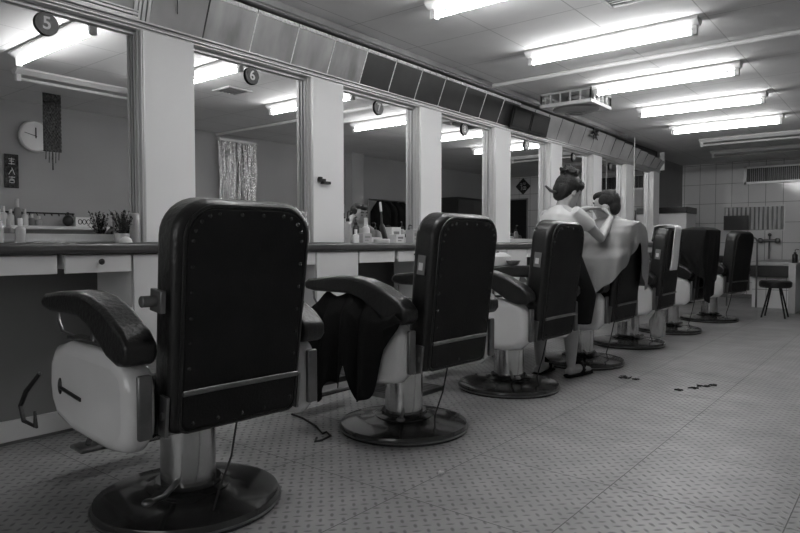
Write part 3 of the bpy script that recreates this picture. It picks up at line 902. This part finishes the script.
# the crowd of bottles behind chair 2
def wx(px, X):   # along-wall position seen at a photo column, for laying out the shelf
    l = (px-400)/640.; return -X*(.625*l+.781)/(.625-.781*l)
bottle(-3.05, wx(350, -3.03), .23, .026, 'glassy', 'tall pump bottle with white collar beside the second pillar', 'pump')
bottle(-3.14, wx(356, -3.14), .20, .024, 'blackplastic', 'dark pump bottle behind the tall pump bottle', 'pump')
bottle(-2.94, wx(356, -2.94), .10, .022, 'white', 'short pale tin in front of the pump bottles', 'cap')
bottle(-3.10, wx(366, -3.1), .19, .030, 'white', 'wide white bottle with short cap between pump bottles and brush', 'cap')
bottle(-3.08, wx(402, -3.08), .17, .024, 'glassy', 'slim clear bottle near the third pillar', 'pump')
bottle(-3.12, wx(409, -3.12), .15, .024, 'white', 'white pump bottle standing against the third pillar', 'pump')
def simple(name, q, m, label, cat, loc=(0,0,0), rot=(0,0,0), **kw):
    grp = kw.pop('group', None)
    o = q.build(name, m, loc=loc, rot=rot, **kw); tag(o, label, cat, grp); return o
for (px, X, w_, h_, m, lb) in ((364, -2.96, .09, .075, 'glassy', 'clear square box on the worktop left of the brush tin'), (393, -3.04, .11, .125, 'white', 'white printed carton on the worktop behind the brush'),
                           (397, -2.96, .10, .07, 'white', 'small white carton in front of the larger carton'), (413, -3.0, .085, .11, 'glassy', 'pale plastic canister right of the cartons'),):
    q = MB(); q.box(-.035, .035, -w_/2, w_/2, 0, h_)
    e = simple('carton', q, m, lb, 'box', (X, wx(px, X), ZT), bevel=.003, seg=2, group='boxes on the worktop')
    q = MB(); q.box(.0352, .0358, -w_*.3, w_*.3, h_*.55, h_*.75); q.box(.0352, .0358, -w_*.3, w_*.1, h_*.3, h_*.4); q.build('label_print', 'grey', e, smooth=False)
q = MB(); q.lathe([(.055, 0), (.058, .004), (.058, .032), (.052, .036)], n=30)
simple('round_tin', q, 'white', 'low round white tin under the black brush on the worktop', 'tin', (-2.95, wx(382, -2.95), ZT+.001))
q = MB(); Y_ = wx(383, -3.03)
q.tube([(-3.03, Y_-.03, ZT+.30), (-3.02, Y_-.025, ZT+.16)], [(.006, .010), (.008, .012)], 10, side=(1, 0, 0), cap=True)
b_ = empty('neck_brush', (-3.03, Y_, ZT), 0, 'black neck brush with pale handle leaning upright before the mirror', 'brush')
MB().tube([(0, -.03, .30), (.004, -.025, .24)], [(.007, .011)]*2, 10, side=(1, 0, 0), cap=True).build('handle', 'white', b_)
MB().tube([(.004, -.025, .24), (.006, -.02, .15), (.008, -.015, .125), (.014, .01, .04), (.018, .03, .01)], [(.006, .008), (.006, .010), (.010, .030), (.010, .028), (.008, .012)], 12, side=(1, 0, 0), cap=True).build('bristles', 'blackplastic', b_)
q.bm.free()
# plant jar group behind the first chair
e = empty('potted_plant', (-3.10, 1.64, ZT), 0, 'small dark bushy plant in a jar at the foot of the first pillar', 'plant')
MB().lathe([(.028, 0), (.034, .005), (.038, .05), (.036, .055)], n=24).build('pot', 'glassy', e)
q = MB()
for i in range(70):
    a = random.uniform(0, 2*PI); s_ = random.uniform(.01, .055); hh = random.uniform(.07, .17)
    p = Vector((s_*math.cos(a), s_*math.sin(a), hh))
    q.tube([(0, 0, .05), p], .0012, 4)
    for t in range(3):
        d = Vector((random.uniform(-1, 1), random.uniform(-1, 1), random.uniform(-.3, 1))).normalized()*.014
        q.tube([p*(1-.1*t), p*(1-.1*t)+d], [(.001, .006), (.0005, .001)], 5)
q.build('leaves', 'leaf', e)
q = MB(); q.lathe([(.024, 0), (.027, .01), (.027, .15), (.02, .16)], n=20)
simple('glass_jar', q, 'glassy', 'tall cloudy jar beside the small plant against the first pillar', 'jar', (-3.13, 1.725, ZT))
q = MB(); q.lathe([(.030, 0), (.030, .012), (.026, .026), (.014, .036), (.001, .040)], n=24)
simple('soap_dish', q, 'white', 'small white dome-shaped dish in front of the plant', 'dish', (-2.96, 1.585, ZT))
q = MB()
for i in range(34):
    hz = random.uniform(.02, .20); ww_ = .055*(1-hz/.30)
    q.ball((random.uniform(-ww_, ww_), random.uniform(-ww_, ww_)*1.3, hz), (random.uniform(.012, .03), random.uniform(.012, .03), random.uniform(.015, .03)), 8, 6)
q.ball((0, 0, .05), (.05, .06, .05)); q.ball((0, 0, .12), (.035, .045, .07))
simple('tissue_bundle', q, 'white', 'crumpled white tissue pile behind the top of the nearest chair back', 'tissues', (-2.96, 1.99, ZT), remesh=.006)
for i, (yy, hh) in enumerate(((1.02, .13), (1.10, .16), (1.19, .12))):
    bottle(-3.15, yy, hh, .022, 'glassy', ['clear bottle at the left edge of the worktop', 'taller clear bottle near the left edge', 'third clear bottle from the left edge'][i], 'cap')
# things further along
for i, (yy, hh) in enumerate(((6.05, .16), (6.15, .12), (6.25, .2), (7.2, .18), (7.35, .12), (8.3, .16), (9.5, .17))):
    bottle(-3.05, yy, hh, .024, ('blackplastic', 'white', 'grey')[i % 3], ['dark', 'white', 'grey'][i % 3]+' bottle on the worktop %s' % ['left of the standing woman', 'just left of the woman beside a dark bottle', 'behind the woman\'s back', 'hidden partly by the woman\'s arms', 'beneath the mirror by the customer\'s face', 'behind the customer\'s shoulder', 'near the far end of the worktop'][i], 'pump', 'bottles far along the worktop')
# little bracket on pillar 2
q = MB(); q.box(0, .012, -.05, .02, -.012, .012); q.box(0, .03, -.02, .05, -.024, -.006); q.box(.0, .02, -.045, -.02, .0, .022)
simple('wall_bracket', q, 'blackplastic', 'small dark metal bracket on the second white pillar', 'bracket', (XP+.001, YP+PER+.10, H+.425), smooth=False)
# cord hanging from ceiling
q = MB(); q.tube([(-3.02, 8.95, CZ-.002), (-3.02, 8.95, 1.6), (-3.02, 8.95, 1.1)], .006, 6); q.lathe([(.014, -.03), (.018, 0), (.006, .03)], c=(-3.02, 8.95, 1.09), n=12)
simple('pull_cord', q, 'alu', 'pale cord hanging from the ceiling before the far pillars', 'cord')

# side trolley with box and bowl between chairs 2 and 3
e = empty('side_trolley', (-2.66, 4.62, 0), 0, 'dark low trolley at the worktop between the second and third chairs', 'trolley')
q = MB(); q.box(-.15, .15, -.17, .17, .775, .795); q.box(-.15, .15, -.17, .17, .30, .315); q.build('shelf', 'blackmetal', e, bevel=.004, seg=2)
for i in (-1, 1):
    for j in (-1, 1): 
        MB().cyl((i*.135, j*.155, .0), (i*.135, j*.155, .775), .010, n=10).build('leg', 'steel', e)
q = MB(); q.prism([(-.08, 0), (.06, 0), (.07, .075), (.0, .105), (-.09, .10)], 'y', -.16, .10)
simple('white_box', q, 'white', 'open white box standing on the dark trolley', 'box', (-2.66, 4.62, .796), bevel=.004, seg=2)
q = MB(); q.lathe([(.028, 0), (.045, .01), (.058, .035), (.060, .04), (.052, .038), (.03, .012), (.001, .01)], n=28)
simple('small_bowl', q, 'grey', 'small grey bowl in front of the white box on the trolley', 'bowl', (-2.555, 4.68, .796))

# ------------------------------------------------------------ far end of the room
# white refrigerator-like cabinet
e = empty('white_cabinet', (-3.03, 11.15, 0), 0, 'tall white cabinet with black top standing past the last mirror', 'cabinet')
MB().box(-.29, .20, -.28, .28, .03, 1.46).build('body', 'pier', e, bevel=.008, seg=2)
MB().box(-.288, .198, -.30, -.281, .05, 1.45).build('door', 'pier', e, bevel=.006, seg=2)
MB().box(-.30, .215, -.305, .29, 1.461, 1.56).build('top_box', 'blackplastic', e, bevel=.004, seg=2)
for i in (-1, 1): MB().box(i*.2-.03, i*.2+.03, -.2, .2, 0, .03).build('foot', 'rubber', e, smooth=False)
def bwX(px): 
    l = (px-400)/640.; return YB*(.781*l-.625)/(.625*l+.781)
def bwZ(px, py):
    l = (px-400)/640.; return H+(242.5-py)*(YB/(.625*l+.781))/640.
# high vent window on the back wall
x0, x1 = bwX(743), bwX(830); z0, z1 = bwZ(770, 183), bwZ(770, 165)
e = tag(empty('window_1', (x0, YB-.01, z0)), None); e['kind'] = 'structure'
q = MB(); ww = x1-x0; hh = z1-z0
q.box(0, ww, -.03, .0, 0, .04); q.box(0, ww, -.03, 0, hh-.04, hh); q.box(0, .04, -.03, 0, 0, hh); q.box(ww-.04, ww, -.03, 0, 0, hh)
q.build('frame', 'alu', e, smooth=False)
q = MB()
for i in range(40): q.box(.045+i*(ww-.09)/40, .045+(i+.8)*(ww-.09)/40, -.012-.006*(i % 2), -.004, .04, hh-.04)
q.build('dark_blind', 'blackplastic', e, smooth=False)
# small wall mirror; its reflected pale blinds and black shape are modelled solid
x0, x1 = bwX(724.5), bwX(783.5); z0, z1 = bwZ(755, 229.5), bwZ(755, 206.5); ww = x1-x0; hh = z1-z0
e = empty('striped_mirror_image', (x0, YB-.005, z0), 0, 'low wide mirror on the tiled wall, its reflected pale blinds and black square modelled as solid parts', 'curtain')
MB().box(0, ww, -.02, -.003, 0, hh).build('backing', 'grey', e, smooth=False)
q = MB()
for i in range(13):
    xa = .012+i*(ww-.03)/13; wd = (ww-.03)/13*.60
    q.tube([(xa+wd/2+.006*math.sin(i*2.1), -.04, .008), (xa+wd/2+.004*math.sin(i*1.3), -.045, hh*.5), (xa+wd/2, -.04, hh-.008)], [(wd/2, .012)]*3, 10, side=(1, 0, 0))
q.build('curtain', 'towel', e)  # slats modelled in place of the blinds reflected in the mirror
MB().box(0.0, ww*.43, -.10, -.075, .0, hh*.63).build('black_reflection', 'blackplastic', e, smooth=False)  # black shape of the mirror's reflection, built as a solid
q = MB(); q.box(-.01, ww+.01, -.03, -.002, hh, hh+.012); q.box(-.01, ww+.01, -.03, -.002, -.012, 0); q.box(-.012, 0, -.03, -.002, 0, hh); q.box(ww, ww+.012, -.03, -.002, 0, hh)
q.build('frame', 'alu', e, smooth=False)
# sink counter
YS = 10.9
e = empty('sink_counter', (-1.3, YS, 0), 0, 'tiled sink counter with dark front against the back wall at the right', 'sink')
def atY(px, Y):
    l = (px-400)/640.; return Y*(.781*l-.625)/(.625*l+.781)
xs0 = atY(750, YS)+1.3; xs1 = atY(790, YS)+1.3
MB().box(xs0, xs1+.9, 0, YB-YS-.02, .64, .70).build('basin_top', 'stone', e, bevel=.015, seg=3)
MB().box(xs0-.05, xs1+.9, .01, .06, .47, .640).build('front_apron', 'blackplastic', e, smooth=False)
MB().box(xs0+.02, xs1+.9, .10, .14, 0, .60).build('tiled_base', 'walltile', e, smooth=False)
xp0, xp1 = atY(789, 10.3), atY(796.5, 10.3)
q = MB().box(xp0, xp1, 10.3, 10.88, 0, .70)
simple('tiled_pier', q, 'stone', 'short pale tiled pier at the right edge holding the soap bottle', 'pier', bevel=.006, seg=2)
bottle(xp1-.03, 10.42, .19, .035, 'blackplastic', 'dark pump soap bottle on the pale pier at the right edge', 'pump', 'bottles by the sink', z=.702)
q = MB(); q.tube([(xp1+.10, 10.3, .16), (xp1+.10, 10.3, .60), (xp1+.10, 10.32, .68), (xp1+.3, 10.35, .70)], .015, 10); q.lathe([(.05, -.16), (.05, -.14), (.02, -.13)], c=(xp1+.1, 10.3, .16), n=20)
simple('steel_stand', q, 'chrome', 'chrome pipe stand just right of the pale pier', 'stand')
fxp = bwX(770); fz = bwZ(770, 240)
e = empty('wall_faucet', (fxp, YB-.01, fz), 0, 'wall faucet with two handles above the sink', 'faucet')
q = MB(); q.tube([(-.14, -.05, 0), (.14, -.05, 0)], .022, 12); q.tube([(0, 0, 0), (0, -.05, 0)], .02, 10)
q.tube([(0, -.05, 0), (0, -.09, -.08), (0, -.11, -.32)], .014, 10); q.build('body', 'steel', e)
for s1 in (-1, 1):
    q = MB(); q.cyl((s1*.13, -.05, 0), (s1*.13, -.12, 0), .02); q.ball((s1*.13, -.13, 0), (.045, .02, .045), 12, 8); q.build('handle', 'steel', e)
q = MB(); q.tube([(0, -.05, .02), (0, -.05, .09)], .012, 8); q.ball((0, -.05, .10), .03); q.build('knob', 'steel', e)
# stool by the sink
e = empty('wash_stool', (-1.38, 9.55, 0), 0, 'low all-black stool in front of the sink', 'stool')
MB().lathe([(.17, .40), (.19, .42), (.19, .47), (.17, .49), (.001, .495)], n=32).build('seat', 'leather', e)
for i in range(4):
    a = PI/4+i*PI/2
    MB().tube([(.08*math.cos(a), .08*math.sin(a), .40), (.19*math.cos(a), .19*math.sin(a), .012)], .011, 8).build('leg', 'blackmetal', e)
# hose loop near last chair
q = MB(); q.tube([(-2.0+.2*math.cos(t*PI/8), 10.75, 1.0+.10*math.sin(t*PI/8)) for t in range(9)], .012, 8)
q.tube([(-1.8, 10.75, 1.0), (-1.8, 10.75, .02)], .012, 8); q.tube([(-2.2, 10.75, 1.0), (-2.2, 10.75, .02)], .012, 8)
simple('metal_hoop', q, 'steel', 'thin metal hoop stand behind the farthest barber chair', 'stand')

# clear bag under the arm of chair 6 and crumpled wrap
q = MB()
for i in range(16):
    q.ball((random.uniform(-.05, .05), random.uniform(-.04, .04), random.uniform(-.02, .13)), random.uniform(.022, .045), 8, 6)
simple('plastic_wrap', q, 'film', 'crumpled whitish plastic wrap hanging at the near side of the sixth chair', 'plastic bag', (-2.22, 7.42-.415, .60), remesh=.01)
def bagfn(u, v):
    a = 2*PI*u; w_ = (.03+.07*smooth01(v*2.2))*(1+.12*math.sin(a*5+v*6)+.08*math.sin(a*9))
    if v > .9: w_ *= 1-.6*(v-.9)/.1
    return (math.cos(a)*w_*.6, math.sin(a)*w_, -.26*v)
o = MB().grid(bagfn, 40, 24, wrap=True).build('plastic_bag', 'film', None, loc=(-1.80, 6.02, .375))
tag(o, 'limp see-through plastic bag hanging under the chair with the white towel', 'plastic bag')

# ------------------------------------------------------------ the right wall (seen in the mirrors)
def rw(px):   # Y on the right wall seen in a mirror at a photo column
    l = (px-400)/640.; return (XR-2*XM)*(.625*l+.781)/(.625-.781*l)
def rz(px, py):
    l = (px-400)/640.; return H+(242.5-py)*(XR-2*XM)/(.625-.781*l)/640.
# clock
e = empty('wall_clock', (XR-.01, rw(37), rz(37, 137)), 0, 'round wall clock reflected in the nearest mirror', 'clock')
mt = Matrix.Rotation(-PI/2, 4, 'Y')
MB().lathe([(.165, 0), (.165, .03), (.150, .038), (.148, .028)], n=48, mtx=mt).build('rim', 'alu', e)
MB().lathe([(.149, .0), (.149, .024)], n=48, mtx=mt).build('face', 'wall', e)
q = MB()
q.box(-.030, -.028, -.006, .006, -.02, .09); 
q.tube([(-.031, .01, 0), (-.031, -.11, .03)], .003, 6); q.build('hands', 'blackplastic', e, smooth=False)
for i in range(12):
    a = i*PI/6
    n_ = 12 if i == 0 else i
    text('numeral', str(n_), .04, 'blacktext', e, (-.0255, -.115*math.sin(a), .115*math.cos(a)), (PI/2, 0, -PI/2))
# dark glitter hanging
e = empty('foil_hanging', (.12, 2.78, CZ), 0, 'dark glittering festive hanging reflected beside the wall clock', 'decoration')
def gl(u, v): return (.006*math.sin(v*90)*math.sin(u*40), -.085+.17*u, -.005-.56*v)
MB().grid(gl, 16, 60).build('panel', 'redfoil', e, solid=.004)
q = MB()
for i in range(5): q.tube([(0, -.06+.03*i, -.56), (.01, -.06+.03*i, -.64-.03*(i % 2))], .004, 5)
q.tube([(0, .0, -.56), (0, .0, -.74)], .006, 6); q.build('tassels', 'redfoil', e)
# small banner with characters
e = empty('paper_banner', (XR-.012, rw(13), rz(13, 171)), 0, 'small dark banner with pale characters reflected left of the clock', 'banner')
MB().box(-.004, .004, -.065, .065, -.17, .17).build('paper', 'redfoil', e, smooth=False)
q = MB()
def strokes(q, cy, cz, segs, s=.05, x=-.006):
    for (a, b, c, d) in segs:
        q.tube([(x, cy-(a-.5)*s, cz+(b-.5)*s), (x, cy-(c-.5)*s, cz+(d-.5)*s)], .0035, 5)
strokes(q, 0, .10, [(.1, .8, .9, .8), (.5, 1, .5, 0), (.2, .5, .8, .5), (.1, .1, .9, .1)], .07)
strokes(q, 0, .0, [(.5, 1, .1, 0), (.5, .7, .9, 0)], .07)
strokes(q, 0, -.09, [(.1, .9, .9, .9), (.5, 1, .5, .6), (.2, .6, .8, .6), (.2, .45, .8, .45), (.2, .45, .2, .1), (.8, .45, .8, .1), (.2, .1, .8, .1)], .07)
q.build('characters', 'whitetext', e)
# shelf with bottles
sy0, sy1 = 2.1, rw(115)
sh = empty('wall_shelf', (XR-.08, (sy0+sy1)/2, rz(60, 226)), 0, 'pale wall shelf with hook rail reflected at the bottom of the nearest mirror', 'shelf')
hw = (sy1-sy0)/2; 
MB().box(-.08, .08, -hw, hw, -.035, 0).build('board', 'laminate', sh, smooth=False, bevel=.004, seg=1)
q = MB(); q.box(.07, .079, .0-.35, .35, .13, .145)
for i in range(10): q.tube([(.072, -.33+i*.073, .13), (.05, -.33+i*.073, .11), (.045, -.33+i*.073, .125)], .004, 5)
q.build('hook_rail', 'blackmetal', sh, smooth=False)
zs = sh.location.z
for i, (px, h_, m) in enumerate(((1, .19, 'white'), (8, .16, 'white'), (15, .27, 'grey'), (22, .17, 'white'), (29, .12, 'grey'), (36, .10, 'glassy'))):
    bottle(XR-.09, rw(px), h_, .033, m, ['white bottle at the very edge of the reflected shelf', 'second white bottle on the reflected shelf', 'tall grey bottle on the reflected shelf', 'white bottle right of the tall grey one on the reflected shelf', 'short grey bottle on the reflected shelf', 'shortest clear bottle on the reflected shelf'][i], 'cap', 'bottles on the wall shelf', z=zs+.001)
q = MB(); q.ball((0, 0, .06), (.045, .055, .06)); q.box(-.006, .006, -.01, .01, .10, .15)
simple('black_brush', q, 'blackplastic', 'round black brush on the reflected shelf', 'brush', (XR-.09, rw(65), zs+.001))
q = MB(); q.box(-.04, .04, -.09, .09, 0, .10)
o = simple('printed_box', q, 'pier', 'pale box with dark rings printed on it, on the reflected shelf', 'box', (XR-.10, rw(79), zs+.001), smooth=False)
q = MB()
for i in (-1, 0, 1):
    q.tube([(-.042, i*.045+.02*math.cos(t*PI/8), .05+.025*math.sin(t*PI/8)) for t in range(17)], .004, 5)
q.build('rings', 'blacktext', o)
# silver foil fringe
e = empty('foil_fringe', (XR-.06, (rw(218)+rw(254))/2, 0), 0, 'shimmering silver foil fringe curtain reflected in the mirror under disc 6', 'curtain')
hw = (rw(254)-rw(218))/2
q = MB()
for i in range(60):
    yy = -hw+2*hw*i/59; a = random.uniform(0, PI)
    pts = [(random.uniform(-.012, .012), yy+random.uniform(-.012, .012), 2.34-j*.17) for j in range(11)]
    q.tube(pts, [(.0008, .009)]*11, 4, side=(math.cos(a), math.sin(a)*.5, 0))
q.build('strands', 'foil', e)
MB().box(-.015, .015, -hw, hw, 2.33, 2.36).build('rod', 'alu', e, smooth=False)
# pilaster, door frame and dark goods in the mirror under disc 7
struct(MB().box(XR-.14, XR, rw(346), rw(358), 0, CZ).build('wall_pilaster', 'wall', smooth=False)).name = 'trim_14'
e = empty('coat_rail', (XR-.15, (rw(362)+rw(398))/2, 0), 0, 'dark coats on a rail reflected in the mirror under disc 7', 'coat rail')
hw = (rw(398)-rw(362))/2
MB().tube([(0, -hw, 1.70), (0, hw, 1.70)], .014, 8).build('rail', 'steel', e)
for s1 in (-1, 1): MB().cyl((0, s1*hw, 0), (0, s1*hw, 1.70), .014, n=8).build('post', 'steel', e)
def coat(i):
    def fn(u, v):
        a = 2*PI*u; w_ = .05+.17*smooth01(v*6); 
        return (math.sin(a)*w_*1.0, math.cos(a)*(.05+.02*math.sin(3*a+i)), 1.68-v*.85)
    return fn
for i in range(4):
    g = MB().grid(coat(i), 24, 10).build('dark_coat', 'blackcloth', None); g.location = (XR-.24, e.location.y-hw+.2+i*(2*hw-.4)/3, 0)
    tag(g, 'dark coat on the reflected rail, number of places from its near end unclear', 'coat', 'dark coats on the rail')
    g['label'] = ['dark coat nearest the pilaster on the reflected rail', 'second dark coat from the pilaster on the reflected rail', 'third dark coat from the pilaster on the reflected rail', 'dark coat farthest from the pilaster on the reflected rail'][i]
# dark cabinet in mirror 8
e = empty('dark_cabinet', (XR-.2, (rw(440)+rw(470))/2, 0), 0, 'dark cabinet against the right wall reflected in the mirror under disc 8', 'cabinet')
hw = (rw(470)-rw(440))/2
MB().box(-.2, .19, -hw, hw, 0, 1.86).build('body', 'blackplastic', e, bevel=.006, seg=1)
MB().box(-.215, -.2, -hw+.01, -.005, .05, 1.82).build('door', 'blackmetal', e, smooth=False); MB().box(-.215, -.2, .005, hw-.01, .05, 1.82).build('door', 'blackmetal', e, smooth=False)
# door and diamond on the back wall seen in mirror 9
def bm(px): 
    l = (px-400)/640.; return 2*XM + YB*(.625-.781*l)/(.625*l+.781)
dx0, dx1 = bm(527), min(bm(508), XR-.02)
e = empty('door_1', (dx0, YB-.02, 0)); e['kind'] = 'structure'
MB().box(0, dx1-dx0, -.01, .015, 0, 1.93).build('leaf', 'blackplastic', e, smooth=False)
q = MB(); q.box(-.03, 0, -.02, .015, 0, 1.96); q.box(-.03, dx1-dx0, -.02, .015, 1.93, 1.96); q.build('door_frame', 'alu_dark', e, smooth=False)
e = empty('diamond_plaque', (bm(523), YB-.012, 2.225), 0, 'dark diamond-shaped plaque on the tiled wall reflected under disc 9', 'plaque')
MB().box(-.13, .13, -.006, .006, -.13, .13).build('board', 'redfoil', e, smooth=False, rot=(0, PI/4, 0))
q = MB()
for (a, b, c, d) in ((-.06, .07, -.02, .05), (-.07, .03, -.01, .03), (-.04, .03, -.04, -.08), (.0, .07, .07, .07), (.01, .04, .06, .04), (.0, -.01, .07, -.01), (.0, -.07, .07, -.07), (.0, -.01, .0, -.07), (.07, -.01, .07, -.07), (.035, -.01, .035, -.07)):
    q.tube([(-a, -.009, b), (-c, -.009, d)], .005, 5)
q.build('character', 'whitetext', e)

# ------------------------------------------------------------ floor bits
def onfloor(px, py, z=.004):
    l = (px-400)/640.; d = 640*H/(py-242.5); return (d*(.781*l-.625), d*(.625*l+.781), z)
q = MB(); q.tube([onfloor(291, 416), onfloor(302, 420), onfloor(315, 428), onfloor(322, 436), onfloor(326, 434), onfloor(330, 438), onfloor(320, 443), onfloor(314, 444), onfloor(316, 440)], .006, 6)
simple('floor_cable', q, 'rubber', 'thin black cable with frayed end lying between the first two chairs', 'cable')
q = MB(); q.tube([(-2.50, 1.00, .50), (-2.60, .99, .42), (-2.64, .985, .36), (-2.60, .98, .31), (-2.52, .99, .30), (-2.55, 1.0, .35)], [.007, .009, .009, .008, .010, .005], 8)
simple('power_cord', q, 'rubber', 'short black cord loop at the front of the nearest white side panel', 'cord')
for i, (px, py, s_) in enumerate(((441, 477, .014), (627, 378, .02), (706, 387, .016), (696, 389, .012), (716, 386, .012), (681, 391, .01), (637, 380, .010))):
    x, yy, z = onfloor(px, py, 0)
    q = MB()
    if i == 0:
        for t in range(5): q.ball((random.uniform(-.01, .01), random.uniform(-.01, .01), .007), .008, 8, 6)
        simple('paper_scrap', q, 'white', 'tiny crumpled white paper scrap on the open floor', 'scrap', (x, yy, 0))
    else:
        for t in range(14):
            a = random.uniform(0, PI); p = Vector((random.uniform(-s_, s_)*2, random.uniform(-s_, s_)*2, .004)); d = Vector((math.cos(a), math.sin(a), 0))*s_
            q.tube([p-d, p+d], .003, 4)
        simple('hair_clipping', q, 'hair', ['', 'dark tuft of cut hair nearest the shoes, largest of its pair', 'longest of the dark hair tufts on the open floor at the right', 'middle small tuft among the hair tufts on the open floor', 'rightmost dark hair tuft on the open floor', 'leftmost dark hair tuft of the group on the open floor', 'tiny dark tuft right of the one nearest the shoes'][i], 'hair clippings', (x, yy, 0), group='hair clippings on the floor')
# foot mat under the counter by chair 2
q = MB()
for i in range(12): q.box(-.20, .20, -.22+i*.037, -.20+i*.037, .0, .03)
q.box(-.20, -.18, -.22, .21, 0, .025); q.box(.18, .20, -.22, .21, 0, .025)
simple('ribbed_footrest', q, 'steel', 'ribbed metal foot mat on the floor before the worktop beside the second chair', 'foot mat', (-2.62, 3.28, .001), smooth=False)
